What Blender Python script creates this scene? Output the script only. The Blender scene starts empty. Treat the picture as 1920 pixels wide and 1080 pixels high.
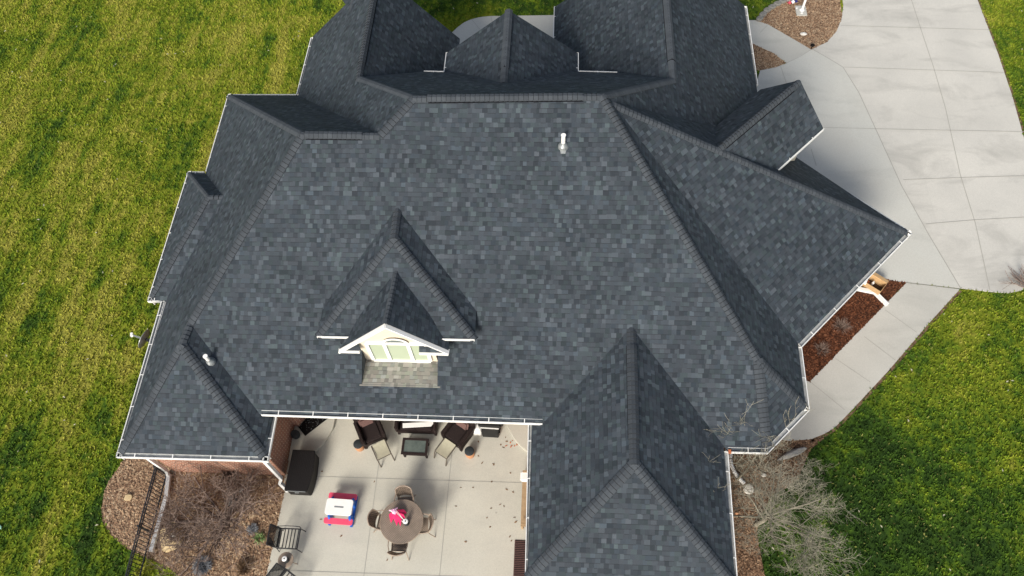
import bpy, bmesh, math, random
import numpy as np
from mathutils import Vector, Matrix
from mathutils.geometry import tessellate_polygon
R = math.radians
sc = bpy.context.scene
C = sc.collection

# ---------------------------------------------------------------- camera, sky, sun
cam = bpy.data.objects.new('camera', bpy.data.cameras.new('camera')); C.objects.link(cam)
cam.data.sensor_width = 36; cam.data.lens = 26.9826; cam.data.clip_end = 2000
rows = [[0.9981815, 0.0454751, -0.0395702], [-0.0197453, 0.8668707, 0.4981419], [0.0569553, -0.4964547, 0.8661921]]
m = Matrix.Identity(4)
for i in range(3):
    for j in range(3): m[j][i] = rows[i][j]
m.translation = (0, 0, 23.1)
cam.matrix_world = m
sc.camera = cam
SUN_EL, SUN_AZ = R(32), math.atan2(-.30, -.95)          # azimuth measured from +Y towards +X
w = bpy.data.worlds.new('World'); sc.world = w; w.use_nodes = True
nt = w.node_tree
sky = nt.nodes.new('ShaderNodeTexSky'); sky.sky_type = 'NISHITA'; sky.sun_disc = False
sky.sun_elevation = SUN_EL; sky.sun_rotation = SUN_AZ; sky.dust_density = 3.0; sky.air_density = 1.2
hs_ = nt.nodes.new('ShaderNodeHueSaturation'); hs_.inputs['Saturation'].default_value = .72      # thin high cloud takes most of the blue out
nt.links.new(sky.outputs[0], hs_.inputs['Color']); nt.links.new(hs_.outputs[0], nt.nodes['Background'].inputs[0]); nt.nodes['Background'].inputs[1].default_value = .09
sl = bpy.data.lights.new('sun', 'SUN'); sl.energy = 2.7; sl.angle = R(20); sl.color = (1, .95, .86)
so = bpy.data.objects.new('sun', sl); C.objects.link(so)
sd = Vector((math.sin(SUN_AZ)*math.cos(SUN_EL), math.cos(SUN_AZ)*math.cos(SUN_EL), math.sin(SUN_EL)))
so.rotation_euler = sd.to_track_quat('Z', 'Y').to_euler(); so.location = sd*60
sc.view_settings.view_transform = 'Standard'; sc.view_settings.look = 'None'
sc.view_settings.exposure = 0.74; sc.view_settings.gamma = 1


def PXV(q):
    """a point measured on the survey sheet (column, row, height) turned into metres"""
    d = [sum(rows[i][j]*((q[0]-960), (540-q[1]), -1439.0737)[i] for i in range(3)) for j in range(3)]; t = (q[2]-23.1)/d[2]
    return (d[0]*t, d[1]*t, q[2])
# ---------------------------------------------------------------- materials
def mat(name, col, rough=.8, spec=.3, metal=0.):
    m = bpy.data.materials.new(name); m.use_nodes = True
    b = m.node_tree.nodes['Principled BSDF']
    b.inputs['Base Color'].default_value = (*col, 1); b.inputs['Roughness'].default_value = rough
    b.inputs['Specular IOR Level'].default_value = spec; b.inputs['Metallic'].default_value = metal
    return m
class NT:
    def __init__(s, m): s.t = m.node_tree; s.b = s.t.nodes['Principled BSDF']
    def n(s, typ, **k):
        x = s.t.nodes.new(typ)
        for a, v in k.items(): setattr(x, a, v)
        return x
    def l(s, a, b): s.t.links.new(a, b)
    def val(s, sock, v):
        if hasattr(v, 'links'): s.l(v, sock)
        else: sock.default_value = v
    def math(s, op, a, b=0., c=0.):
        x = s.n('ShaderNodeMath', operation=op)
        s.val(x.inputs[0], a); s.val(x.inputs[1], b); s.val(x.inputs[2], c)
        return x.outputs[0]
    def noise(s, vec, scale, detail=4., rough=.55, dist=0.):
        x = s.n('ShaderNodeTexNoise'); x.inputs['Scale'].default_value = scale; x.inputs['Detail'].default_value = detail
        x.inputs['Roughness'].default_value = rough; x.inputs['Distortion'].default_value = dist
        if vec is not None: s.l(vec, x.inputs['Vector'])
        return x.outputs['Fac']
    def ramp(s, f, stops, interp='LINEAR'):
        x = s.n('ShaderNodeValToRGB'); s.val(x.inputs[0], f); e = x.color_ramp; e.interpolation = interp
        while len(e.elements) < len(stops): e.elements.new(.5)
        for el, (p, c) in zip(e.elements, stops):
            el.position = p; el.color = (*c, 1) if len(c) == 3 else c
        return x.outputs[0]
    def mix(s, f, a, b, mode='MIX'):
        x = s.n('ShaderNodeMix', data_type='RGBA', blend_type=mode)
        s.val(x.inputs[0], f)
        for i, v in ((6, a), (7, b)):
            if hasattr(v, 'links'): s.l(v, x.inputs[i])
            else: x.inputs[i].default_value = (*v, 1)
        return x.outputs[2]
    def pos(s): return s.n('ShaderNodeNewGeometry').outputs['Position']
    def sep(s, v):
        x = s.n('ShaderNodeSeparateXYZ'); s.l(v, x.inputs[0]); return x.outputs
    def mapping(s, v, scale=(1, 1, 1), rot=(0, 0, 0)):
        x = s.n('ShaderNodeMapping'); s.l(v, x.inputs[0]); x.inputs['Scale'].default_value = scale; x.inputs['Rotation'].default_value = rot
        return x.outputs[0]
    def bump(s, h, strength=.5, dist=.02):
        x = s.n('ShaderNodeBump'); x.inputs['Strength'].default_value = strength; x.inputs['Distance'].default_value = dist
        s.l(h, x.inputs['Height']); s.l(x.outputs[0], s.b.inputs['Normal'])
    def base(s, c): s.l(c, s.b.inputs['Base Color'])

def g(v): return (v, v, v)
def shingle(name, tones, gain=1.):
    m = mat(name, (.08, .08, .09), .85, .25); t = NT(m)
    uv = t.sep(t.n('ShaderNodeUVMap').outputs[0])
    u, v = uv[0], uv[1]
    r = t.math('DIVIDE', v, .127); row = t.math('FLOOR', r); fr = t.math('FRACT', r)
    def tab(rw, sz=.118):
        w = t.math('ADD', t.math('DIVIDE', u, sz), t.math('MULTIPLY', rw, 57.31))
        x = t.n('ShaderNodeTexVoronoi', voronoi_dimensions='1D'); x.inputs['Scale'].default_value = 1; t.l(w, x.inputs['W'])
        y = t.n('ShaderNodeSeparateColor'); t.l(x.outputs['Color'], y.inputs[0]); return y.outputs
    a = tab(row); b = tab(t.math('ADD', row, 1))
    col = t.ramp(a[0], [(0, tones[0]), (.2, tones[1]), (.5, tones[2]), (.84, tones[3]), (1, tones[4])])
    hue = t.ramp(a[2], [(0, (.93, 1.03, .97)), (.4, (.99, 1, 1.02)), (.7, (1.01, .98, 1.0)), (1, (.92, 1.0, 1.06))])
    col = t.mix(1, col, hue, 'MULTIPLY')
    # shadow under the raised tabs of the course above, painted as a dark line
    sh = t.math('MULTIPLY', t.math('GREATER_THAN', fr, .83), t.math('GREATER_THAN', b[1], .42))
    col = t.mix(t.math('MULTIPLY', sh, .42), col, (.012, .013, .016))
    n1 = t.noise(t.pos(), .7, 3); n2 = t.noise(t.pos(), 90, 2, .7)
    f = t.math('ADD', t.math('MULTIPLY', n1, .5), t.math('MULTIPLY', n2, .75))
    f = t.math('MULTIPLY', t.math('ADD', f, .38), gain)
    x = t.n('ShaderNodeVectorMath', operation='SCALE'); t.l(col, x.inputs[0]); t.l(f, x.inputs['Scale'])
    t.base(x.outputs[0])
    h = t.math('ADD', t.math('MULTIPLY', t.math('GREATER_THAN', a[1], .42), .6), t.math('SUBTRACT', 1, fr))
    h = t.math('ADD', h, t.math('MULTIPLY', n2, .5))
    t.bump(h, .6, .008)
    return m
M = {}
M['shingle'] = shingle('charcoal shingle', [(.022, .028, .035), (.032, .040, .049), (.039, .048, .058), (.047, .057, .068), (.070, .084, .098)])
M['shingle_well'] = shingle('pale shingle', [(.20, .19, .17), (.25, .24, .21), (.30, .285, .25), (.34, .32, .28), (.42, .40, .36)])  # paler, browner tones than the main roof
def capmat():
    m = mat('cap shingle', (.07, .075, .083), .85, .25); t = NT(m)
    at = t.n('ShaderNodeAttribute', attribute_name='rnd').outputs['Fac']
    c = t.ramp(at, [(0, (.050, .058, .068)), (1, (.072, .083, .095))])
    n = t.noise(t.pos(), 60, 3, .7)
    t.base(t.mix(t.math('MULTIPLY', n, .7), c, (.038, .044, .053))); t.bump(n, .3, .01); return m
M['cap'] = capmat()
M['cap_shadow'] = mat('painted cap shadow', (.026, .029, .033), .9, .05)
M['vent_dark'] = mat('vent black', (.006, .006, .008), .9, .05)
def noisy(name, a, b, scale=20, rough=.8, bump=0., spec=.3, lo=.3, hi=.7, metal=0.):
    m = mat(name, a, rough, spec, metal); t = NT(m)
    n = t.noise(t.n('ShaderNodeTexCoord').outputs['Object'], scale, 5, .6)
    t.base(t.ramp(n, [(lo, a), (hi, b)]))
    if bump: t.bump(n, bump, .02)
    return m
M['gutter'] = noisy('white gutter', (.80, .80, .79), (.70, .70, .68), 3, .45)
M['gutter_in'] = noisy('gutter grit', (.26, .27, .27), (.42, .43, .43), 9, .7)
M['white'] = noisy('white trim', (.82, .81, .79), (.76, .75, .72), 6, .5)
M['stucco'] = noisy('cream stucco', (.60, .53, .42), (.66, .59, .48), 12, .85, .2)
def brick():
    m = mat('red brick', (.3, .1, .06), .9, .2); t = NT(m)
    uv = t.n('ShaderNodeUVMap').outputs[0]
    x = t.n('ShaderNodeTexBrick'); t.l(uv, x.inputs['Vector']); x.inputs['Scale'].default_value = 1
    x.inputs['Brick Width'].default_value = .21; x.inputs['Row Height'].default_value = .09; x.inputs['Mortar Size'].default_value = .011
    x.inputs['Color1'].default_value = (.30, .105, .065, 1); x.inputs['Color2'].default_value = (.16, .065, .05, 1); x.inputs['Mortar'].default_value = (.50, .42, .34, 1)
    n = t.noise(t.pos(), 6, 4)
    t.base(t.mix(t.math('MULTIPLY', n, .45), x.outputs['Color'], (.36, .17, .10)))
    t.bump(x.outputs['Fac'], -.6, .02); return m
M['brick'] = brick()
def concrete(name, a, b, stain, seed, stainscale=.35, amt=.6, rot=0.):
    m = mat(name, a, .85, .2); t = NT(m); p = t.pos()
    off = t.n('ShaderNodeVectorMath', operation='ADD'); t.l(p, off.inputs[0]); off.inputs[1].default_value = (seed, seed*1.7, 0)
    p2 = off.outputs[0]
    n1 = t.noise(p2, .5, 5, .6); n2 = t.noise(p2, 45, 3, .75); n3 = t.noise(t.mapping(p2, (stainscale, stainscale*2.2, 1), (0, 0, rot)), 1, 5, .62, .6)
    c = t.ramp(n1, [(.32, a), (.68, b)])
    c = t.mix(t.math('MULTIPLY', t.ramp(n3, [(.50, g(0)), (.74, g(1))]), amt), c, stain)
    c = t.mix(t.math('MULTIPLY', t.math('SUBTRACT', n2, .4), .8), c, (.17, .16, .14))
    vs = t.n('ShaderNodeTexVoronoi', distance='CHEBYCHEV'); vs.inputs['Scale'].default_value = .24; t.l(p2, vs.inputs['Vector'])
    c = t.mix(t.math('MULTIPLY', t.sep(vs.outputs['Color'])[0], .12), c, stain)
    ve = t.n('ShaderNodeTexVoronoi'); ve.inputs['Scale'].default_value = .55; t.l(p2, ve.inputs['Vector'])
    c = t.mix(t.math('MULTIPLY', t.math('LESS_THAN', ve.outputs['Distance'], .02), .35), c, (.16, .14, .12))
    sp = t.noise(p2, 14, 2, .8)
    c = t.mix(t.math('MULTIPLY', t.math('GREATER_THAN', sp, .74), .35), c, (.15, .12, .09))
    t.base(c); t.bump(n2, .25, .01); return m
M['patio'] = concrete('patio concrete', (.57, .55, .475), (.51, .49, .42), (.40, .395, .36), 3., .28, .5)
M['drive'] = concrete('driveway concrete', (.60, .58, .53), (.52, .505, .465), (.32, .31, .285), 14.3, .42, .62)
M['apron'] = concrete('apron concrete', (.54, .54, .50), (.52, .51, .465), (.36, .36, .335), 41., .2, .75)
M['walk'] = concrete('walk concrete', (.52, .51, .465), (.47, .46, .42), (.30, .295, .27), 7., .4, .4)
M['joint'] = mat('joint dark', (.33, .32, .29), .95, .1)
M['edge_soil'] = noisy('edge soil', (.09, .05, .03), (.20, .13, .08), 7, .95)
def lawnmat(name, k=1.):
    m = mat(name, (.06, .09, .02), .95, .12); t = NT(m); p = t.pos()
    s = t.sep(p)
    big = t.noise(p, .16, 4, .6, .5); mid = t.noise(p, .85, 5, .65); fine = t.noise(t.mapping(p, (1, .75, 1), (0, 0, .5)), 5.5, 4, .7); vf = t.noise(p, 34, 3, .8)
    # mowing direction streaks on the west side
    st = t.noise(t.mapping(p, (1.0, .16, 1), (0, 0, -.5)), 1.9, 4, .65)
    st2 = t.noise(t.mapping(p, (.42, .07, 1), (0, 0, -.55)), 1.6, 3, .6)
    west = t.math('MINIMUM', t.math('MAXIMUM', t.math('MULTIPLY', s[0], -.12), .08), 1.)
    f = t.math('ADD', t.math('MULTIPLY', big, .34), t.math('MULTIPLY', mid, .36)); f = t.math('ADD', f, t.math('MULTIPLY', fine, .30))
    f = t.math('ADD', f, t.math('MULTIPLY', t.math('MULTIPLY', t.math('SUBTRACT', t.math('ADD', t.math('MULTIPLY', st, .6), t.math('MULTIPLY', st2, .5)), .55), west), .8))
    f = t.math('ADD', f, t.math('MULTIPLY', t.math('SUBTRACT', t.noise(p, 2.6, 3, .7), .5), .22))
    # the grass is drier to the north-west, greener near the beds and to the south-east
    dry = t.math('MULTIPLY_ADD', s[0], -.0075, -.075)
    dry = t.math('MINIMUM', t.math('MAXIMUM', dry, -.06), .045)
    se = t.math('MULTIPLY', t.math('MAXIMUM', t.math('SUBTRACT', s[0], 8.5), 0), .012)
    dry = t.math('ADD', dry, t.math('MINIMUM', se, .05))
    dry = t.math('ADD', dry, t.math('MINIMUM', t.math('MULTIPLY', t.math('SUBTRACT', s[1], 9.), .009), .03))
    f = t.math('ADD', f, dry)
    c = t.ramp(f, [(.38, tuple(k*x for x in (.014, .038, .006))), (.45, tuple(k*x for x in (.045, .095, .008))), (.505, tuple(k*x for x in (.115, .17, .010))), (.565, tuple(k*x for x in (.195, .23, .016))), (.66, tuple(k*x for x in (.32, .30, .05)))])
    c = t.mix(t.math('MULTIPLY', vf, .5), c, tuple(k*x for x in (.04, .065, .014)))
    at = t.n('ShaderNodeAttribute', attribute_name='rnd').outputs['Fac']
    c = t.mix(t.math('MULTIPLY', t.math('GREATER_THAN', at, .93), .5), c, (.24, .22, .07))
    t.base(c); return m
M['lawn'] = lawnmat('lawn'); M['tuft'] = lawnmat('grass tuft', 1.25)
def mulch(name, cs, scale=1.):
    m = mat(name, cs[1], .95, .15); t = NT(m); p = t.pos()
    x = t.n('ShaderNodeTexVoronoi'); x.inputs['Scale'].default_value = 26*scale; t.l(p, x.inputs['Vector'])
    y = t.n('ShaderNodeSeparateColor'); t.l(x.outputs['Color'], y.inputs[0])
    n = t.noise(p, .9, 4); n2 = t.noise(p, 55, 3, .7)
    f = t.math('ADD', t.math('MULTIPLY', y.outputs[0], .45), t.math('MULTIPLY', n, .3)); f = t.math('ADD', f, t.math('MULTIPLY', n2, .25))
    t.base(t.ramp(f, [(.25, cs[0]), (.42, cs[1]), (.6, cs[2]), (.78, cs[3])])); t.bump(f, .8, .05); return m
TAN = [(.10, .060, .04), (.26, .16, .10), (.39, .265, .165), (.60, .48, .33)]
RED = [(.022, .010, .007), (.085, .032, .016), (.15, .055, .026), (.24, .12, .07)]
BRN = [(.045, .028, .02), (.16, .092, .055), (.27, .165, .10), (.44, .33, .22)]
M['mulch_tan'] = mulch('tan gravel', TAN); M['mulch_red'] = mulch('red mulch', RED); M['mulch_brn'] = mulch('brown mulch', BRN)
def chipmat(name, cs):
    m = mat(name, cs[1], .9, .2); t = NT(m)
    at = t.n('ShaderNodeAttribute', attribute_name='rnd').outputs['Fac']
    n = t.noise(t.pos(), .8, 3)
    f = t.math('ADD', t.math('MULTIPLY', at, .75), t.math('MULTIPLY', t.math('SUBTRACT', n, .4), .5))
    t.base(t.ramp(f, [(0, cs[0]), (.35, cs[1]), (.7, cs[2]), (1, cs[3])])); return m
M['chip_tan'] = chipmat('tan chips', TAN); M['chip_red'] = chipmat('red chips', RED); M['chip_brn'] = chipmat('brown chips', BRN)
M['bark_l'] = noisy('purple grey bark', (.10, .07, .058), (.27, .20, .165), 9, .9)
M['bark_r'] = noisy('pale lichen bark', (.22, .19, .14), (.40, .37, .29), 5, .9)
M['twig_r'] = noisy('pale twig', (.17, .155, .115), (.30, .28, .22), 3, .9)
M['black_metal'] = noisy('black metal', (.012, .012, .014), (.025, .026, .03), 10, .45, 0, .5)
M['wicker'] = noisy('dark wicker', (.010, .006, .006), (.028, .016, .014), 60, .65, .6)
M['cush_dark'] = noisy('dark cushion', (.014, .009, .009), (.024, .015, .014), 25, .9, .2)
M['cush_mauve'] = noisy('mauve pillow', (.10, .055, .05), (.15, .085, .075), 20, .9, .2)
M['cream'] = noisy('cream sling', (.46, .43, .32), (.38, .36, .27), 9, .85)
M['tan_metal'] = noisy('bronze metal', (.24, .185, .14), (.33, .26, .20), 12, .55, 0, .4)
M['ott_metal'] = noisy('taupe metal', (.075, .065, .05), (.12, .10, .08), 12, .5, 0, .4)
def lattice(name, a, b, sc_=28.):
    m = mat(name, a, .55, .4); t = NT(m)
    o = t.mapping(t.n('ShaderNodeTexCoord').outputs['Object'], (1, 1, 1), (0, 0, R(45)))
    s = t.sep(o)
    fx = t.math('ABSOLUTE', t.math('SUBTRACT', t.math('FRACT', t.math('MULTIPLY', s[0], sc_)), .5)); fy = t.math('ABSOLUTE', t.math('SUBTRACT', t.math('FRACT', t.math('MULTIPLY', s[1], sc_)), .5))
    hole = t.math('MULTIPLY', t.math('LESS_THAN', fx, .27), t.math('LESS_THAN', fy, .27))
    n = t.noise(t.pos(), 5, 4)
    t.base(t.mix(hole, t.ramp(n, [(.35, a), (.7, tuple(x*1.35 for x in a))]), b)); return m
M['lattice'] = lattice('bronze lattice', (.23, .18, .14), (.07, .058, .048))
M['resin'] = noisy('brown black resin', (.008, .007, .007), (.013, .011, .011), 50, .6, .12)
M['terracotta'] = noisy('terracotta', (.42, .20, .10), (.50, .26, .14), 14, .8)
M['rubber'] = noisy('black lid', (.018, .022, .025), (.035, .040, .043), 14, .6)
M['glass'] = noisy('frosted glass top', (.07, .09, .085), (.13, .16, .145), 4, .15, 0, .6)
M['pane'] = mat('green tinted pane', (.40, .46, .34), .12, .6)
M['pink'] = noisy('pink plastic', (.78, .09, .17), (.70, .07, .14), 6, .45, 0, .4)
M['blue'] = noisy('blue plastic', (.02, .16, .62), (.02, .12, .50), 6, .4, 0, .4)
M['cloth_pink'] = noisy('pink cloth', (.72, .03, .14), (.55, .02, .10), 8, .85)
M['cloth_pale'] = noisy('pale pink cloth', (.80, .50, .66), (.70, .38, .58), 8, .85)
M['grillcover'] = noisy('grill cover', (.010, .010, .010), (.020, .020, .019), 9, .95, .05)
M['wood'] = noisy('teak', (.30, .20, .11), (.42, .30, .18), 7, .7)
M['card'] = noisy('cardboard', (.48, .31, .15), (.56, .37, .19), 8, .85)
M['card_in'] = noisy('cardboard inside', (.05, .035, .025), (.10, .07, .045), 6, .95)
M['sand'] = noisy('sandstone', (.42, .31, .17), (.60, .47, .28), 3, .9, .6)
M['greystone'] = noisy('grey stone', (.20, .19, .18), (.34, .33, .31), 7, .9, .6)
M['palestone'] = noisy('pale stone', (.60, .56, .50), (.75, .72, .66), 9, .9, .4)
M['block'] = noisy('edging block', (.16, .155, .14), (.25, .24, .22), 10, .95, .5)
M['leaf'] = noisy('fallen leaf', (.12, .07, .035), (.26, .16, .09), 15, .8)
M['leaf_red'] = noisy('rust leaf', (.42, .10, .04), (.50, .18, .07), 15, .8)
M['green_leaf'] = noisy('green leaf', (.10, .17, .05), (.22, .30, .12), 9, .7)
M['lavender'] = noisy('grey lavender', (.16, .17, .19), (.28, .29, .31), 9, .9)
M['dry'] = noisy('dry stems', (.16, .10, .06), (.28, .19, .11), 9, .9)
M['steel'] = noisy('grey steel', (.20, .215, .22), (.30, .32, .325), 7, .4, 0, .5, metal=.3)
M['dark'] = mat('plain dark', (.008, .007, .007), .8, .1)
M['mint'] = mat('mint plastic', (.35, .60, .48), .5, .4)
M['flag_blue'] = mat('navy cloth', (.03, .035, .16), .9, .1)
M['flag_white'] = mat('white cloth', (.78, .78, .80), .9, .1)
M['flag_red'] = mat('red cloth', (.55, .10, .12), .9, .1)
M['soffit'] = mat('soffit', (.7, .69, .66), .7, .2)

# ---------------------------------------------------------------- helpers
class MB:
    def __init__(s): s.v = []; s.f = []; s.mi = []; s.uv = []; s.r = []; s.k = 0
    def face(s, pts, uv=None, r=.5):
        i = len(s.v); s.v += [tuple(p) for p in pts]; s.f.append(tuple(range(i, i+len(pts)))); s.mi.append(s.k)
        s.uv += list(uv) if uv is not None else [(p[0]+p[1], p[2]) for p in pts]; s.r += [r]*len(pts)
    def prism(s, pts, z0, z1, r=.5):
        a = sum(pts[i][0]*pts[(i+1) % len(pts)][1]-pts[(i+1) % len(pts)][0]*pts[i][1] for i in range(len(pts)))
        p = list(pts) if a > 0 else list(pts)[::-1]
        n = len(p)
        for tri in tessellate_polygon([[Vector((q[0], q[1], 0)) for q in p]]):
            q = [p[i] for i in tri]
            if (q[1][0]-q[0][0])*(q[2][1]-q[0][1])-(q[2][0]-q[0][0])*(q[1][1]-q[0][1]) < 0: q = q[::-1]
            s.face([(x[0], x[1], z1) for x in q], [(x[0], x[1]) for x in q], r)
            s.face([(x[0], x[1], z0) for x in q[::-1]], [(x[0], x[1]) for x in q[::-1]], r)
        L = 0
        for i in range(n):
            a, b = p[i], p[(i+1) % n]; d = math.hypot(b[0]-a[0], b[1]-a[1])
            s.face([(a[0], a[1], z0), (b[0], b[1], z0), (b[0], b[1], z1), (a[0], a[1], z1)], [(L, z0), (L+d, z0), (L+d, z1), (L, z1)], r); L += d
        return s
    def box(s, c, d, rz=0., tilt=None, r=.5, taper=1.):
        """centre, size, rotation round Z; tilt = Matrix 3x3 applied first"""
        M3 = Matrix.Rotation(rz, 3, 'Z')
        if tilt is not None: M3 = M3 @ tilt
        P = []
        for z in (-1, 1):
            k = 1 if z < 0 else taper
            for x, y in ((-1, -1), (1, -1), (1, 1), (-1, 1)):
                P.append(Vector(c)+M3 @ Vector((x*d[0]/2*k, y*d[1]/2*k, z*d[2]/2)))
        for q in ((3, 2, 1, 0), (4, 5, 6, 7), (0, 1, 5, 4), (1, 2, 6, 5), (2, 3, 7, 6), (3, 0, 4, 7)): s.face([P[i] for i in q], r=r)
        return s
    def bar(s, a, b, w, h=None, up=(0, 0, 1), r=.5):
        a, b = Vector(a), Vector(b); t = (b-a).normalized(); h = h or w
        u = t.cross(Vector(up))
        if u.length < 1e-3: u = t.cross(Vector((1, 0, 0)))
        u.normalize(); v = u.cross(t)
        P = [p+u*(x*w/2)+v*(y*h/2) for p in (a, b) for x, y in ((-1, -1), (1, -1), (1, 1), (-1, 1))]
        for q in ((0, 1, 2, 3), (7, 6, 5, 4), (4, 5, 1, 0), (5, 6, 2, 1), (6, 7, 3, 2), (7, 4, 0, 3)): s.face([P[i] for i in q], r=r)
        return s
    def tube(s, pts, rad, n=8, caps=True, r=.5):
        pts = [Vector(p) for p in pts]
        if not hasattr(rad, '__len__'): rad = [rad]*len(pts)
        rings = []; prev = None
        for i, p in enumerate(pts):
            t = (pts[min(i+1, len(pts)-1)]-pts[max(i-1, 0)]).normalized()
            u = t.orthogonal().normalized() if prev is None else (prev-t*prev.dot(t)).normalized()
            prev = u; v = t.cross(u)
            rings.append([p+(u*math.cos(2*math.pi*k/n)+v*math.sin(2*math.pi*k/n))*rad[i] for k in range(n)])
        for a, b in zip(rings, rings[1:]):
            for k in range(n): s.face([a[k], a[(k+1) % n], b[(k+1) % n], b[k]], r=r)
        if caps: s.face(rings[0][::-1], r=r); s.face(rings[-1], r=r)
        return s
    def lathe(s, prof, c=(0, 0, 0), n=20, r=.5):
        R_ = [[(c[0]+q*math.cos(2*math.pi*k/n), c[1]+q*math.sin(2*math.pi*k/n), c[2]+z) for k in range(n)] for q, z in prof]
        for a, b in zip(R_, R_[1:]):
            for k in range(n): s.face([a[k], a[(k+1) % n], b[(k+1) % n], b[k]], r=r)
        s.face(R_[0][::-1], r=r); s.face(R_[-1], r=r); return s
    def mat(s, k): s.k = k; return s
    def build(s, name, mats, parent=None, bevel=0., smooth=False):
        me = bpy.data.meshes.new(name); me.from_pydata(s.v, [], s.f)
        for mm in (mats if isinstance(mats, (list, tuple)) else [mats]): me.materials.append(mm)
        me.polygons.foreach_set('material_index', s.mi)
        ul = me.uv_layers.new(name='UVMap'); ul.data.foreach_set('uv', np.array(s.uv, 'f').ravel())
        at = me.attributes.new('rnd', 'FLOAT', 'POINT'); at.data.foreach_set('value', np.array(s.r, 'f'))
        if bevel or smooth:
            bm = bmesh.new(); bm.from_mesh(me); bmesh.ops.remove_doubles(bm, verts=bm.verts, dist=1e-5)
            if bevel: bmesh.ops.bevel(bm, geom=[e for e in bm.edges if len(e.link_faces) == 2 and e.calc_face_angle(0) > .5], offset=bevel, segments=2, affect='EDGES', clamp_overlap=True)
            bm.to_mesh(me); bm.free()
            if smooth:
                me.polygons.foreach_set('use_smooth', [True]*len(me.polygons))
                me.set_sharp_from_angle(angle=R(40))
        me.update()
        o = bpy.data.objects.new(name, me); C.objects.link(o); o.parent = parent
        return o
def tag(o, label=None, cat=None, group=None, kind=None):
    for k, v in (('label', label), ('category', cat), ('group', group), ('kind', kind)):
        if v: o[k] = v
    return o
def thing(name, label, cat, loc=(0, 0, 0), rz=0., group=None):
    o = bpy.data.objects.new(name, None); C.objects.link(o); o.location = loc; o.rotation_euler = (0, 0, rz); o.empty_display_size = .2
    return tag(o, label, cat, group)
def copy_tree(o, label, loc, rz=0.):
    def cp(a, par):
        c = a.copy(); C.objects.link(c); c.parent = par
        for ch in list(a.children): cp(ch, c)
        return c
    c = cp(o, None); c.location = loc; c.rotation_euler = (0, 0, rz); c['label'] = label
    return c
def inside(P, poly):
    x, y = P[:, 0], P[:, 1]; r = np.zeros(len(P), bool); n = len(poly)
    for i in range(n):
        (x0, y0), (x1, y1) = poly[i][:2], poly[(i+1) % n][:2]
        if y0 == y1: continue
        c = ((y0 > y) != (y1 > y)) & (x < (x1-x0)*(y-y0)/(y1-y0)+x0); r ^= c
    return r
def fastmesh(name, V, F, rnd, m, parent=None):
    me = bpy.data.meshes.new(name); nv, nf, k = len(V), len(F), F.shape[1]
    me.vertices.add(nv); me.vertices.foreach_set('co', V.astype('f').ravel())
    me.loops.add(nf*k); me.loops.foreach_set('vertex_index', F.astype('i').ravel())
    me.polygons.add(nf); me.polygons.foreach_set('loop_start', np.arange(0, nf*k, k, dtype='i'))
    at = me.attributes.new('rnd', 'FLOAT', 'POINT'); at.data.foreach_set('value', rnd.astype('f'))
    me.materials.append(m); me.update(calc_edges=True)
    o = bpy.data.objects.new(name, me); C.objects.link(o); o.parent = parent; return o
xy = lambda L: [(p[0], p[1]) for p in L]

# ---------------------------------------------------------------- the ground
PATIO = xy([(-8.114, 6.448, 0.0), (-8.184, 3.477, 0.0), (-8.14, 1.12, 0.0), (-.2, .9, 0), (-.2, 9.35, 0), (-8.2, 9.35, 0), (-8.2, 6.0, 0)])
DRIVE = xy([(6.4, 18.5, 0), (8.137, 23.67, 0.0), (8.801, 23.854, 0.0), (9.26, 24.097, 0.0), (10.383, 24.897, 0.0), (11.051, 25.304, 0.0), (11.544, 25.938, 0.0), (11.895, 26.746, 0.0), (12.098, 27.574, 0.0), (12.13, 28.595, 0.0), (12.012, 30.008, 0.0), (12.6, 42, 0), (22., 42, 0),
            (17.753, 27.897, 0.0), (17.764, 24.705, 0.0), (17.702, 22.365, 0.0), (17.553, 20.138, -0.0), (17.479, 18.167, -0.0), (17.239, 16.047, 0.0), (16.799, 14.713, -0.0), (16.179, 13.893, 0.0), (15.643, 13.527, 0.0), (15.179, 13.413, 0.0), (14.666, 13.443, 0.0), (13.65, 13.564, 0.0), (11.902, 13.776, 0.0), (10.896, 13.902, 0.0), (10.2, 13.6, 0), (6.4, 13.6, 0)])
SEAM = [(10.383, 24.897, 0.0), (10.95, 24.377, 0.0), (11.465, 23.866, 0.0), (11.856, 22.464, 0.0), (12.234, 20.078, 0.0), (12.579, 17.849, 0.0), (13.072, 15.743, 0.0), (13.65, 13.564, 0.0)]
APRON = xy([(6.45, 18.45, 0), (8.134, 23.64, 0.0), (8.797, 23.824, 0.0), (9.256, 24.067, 0.0)]+SEAM+[(11.898, 13.755, -0.0), (10.892, 13.881, 0.0), (10.2, 13.65, 0), (6.45, 13.65, 0)])
WALK_SE = xy([(11.911, 13.734, 0.0), (13.623, 13.522, 0.0), (12.296, 12.172, -0.0), (10.675, 10.443, -0.0), (9.366, 9.138, -0.0), (8.691, 8.489, 0.0), (8.37, 8.29, 0.0), (7.906, 8.088, 0.0), (7.253, 8.016, 0.0), (6.617, 8.08, 0.0), (7.044, 10.266, 0.0), (8.15, 10.002, 0.0), (9.794, 11.637, 0.0)])
WALK_N = xy([(7.465, 26.649, 0.0), (8.291, 26.616, 0.0), (8.775, 26.355, 0.0), (9.567, 25.617, 0.0), (10.357, 24.866, 0.0), (9.26, 24.097, 0.0), (8.794, 24.676, 0.0), (8.025, 25.203, 0.0), (7.363, 25.613, 0.0)])
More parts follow.
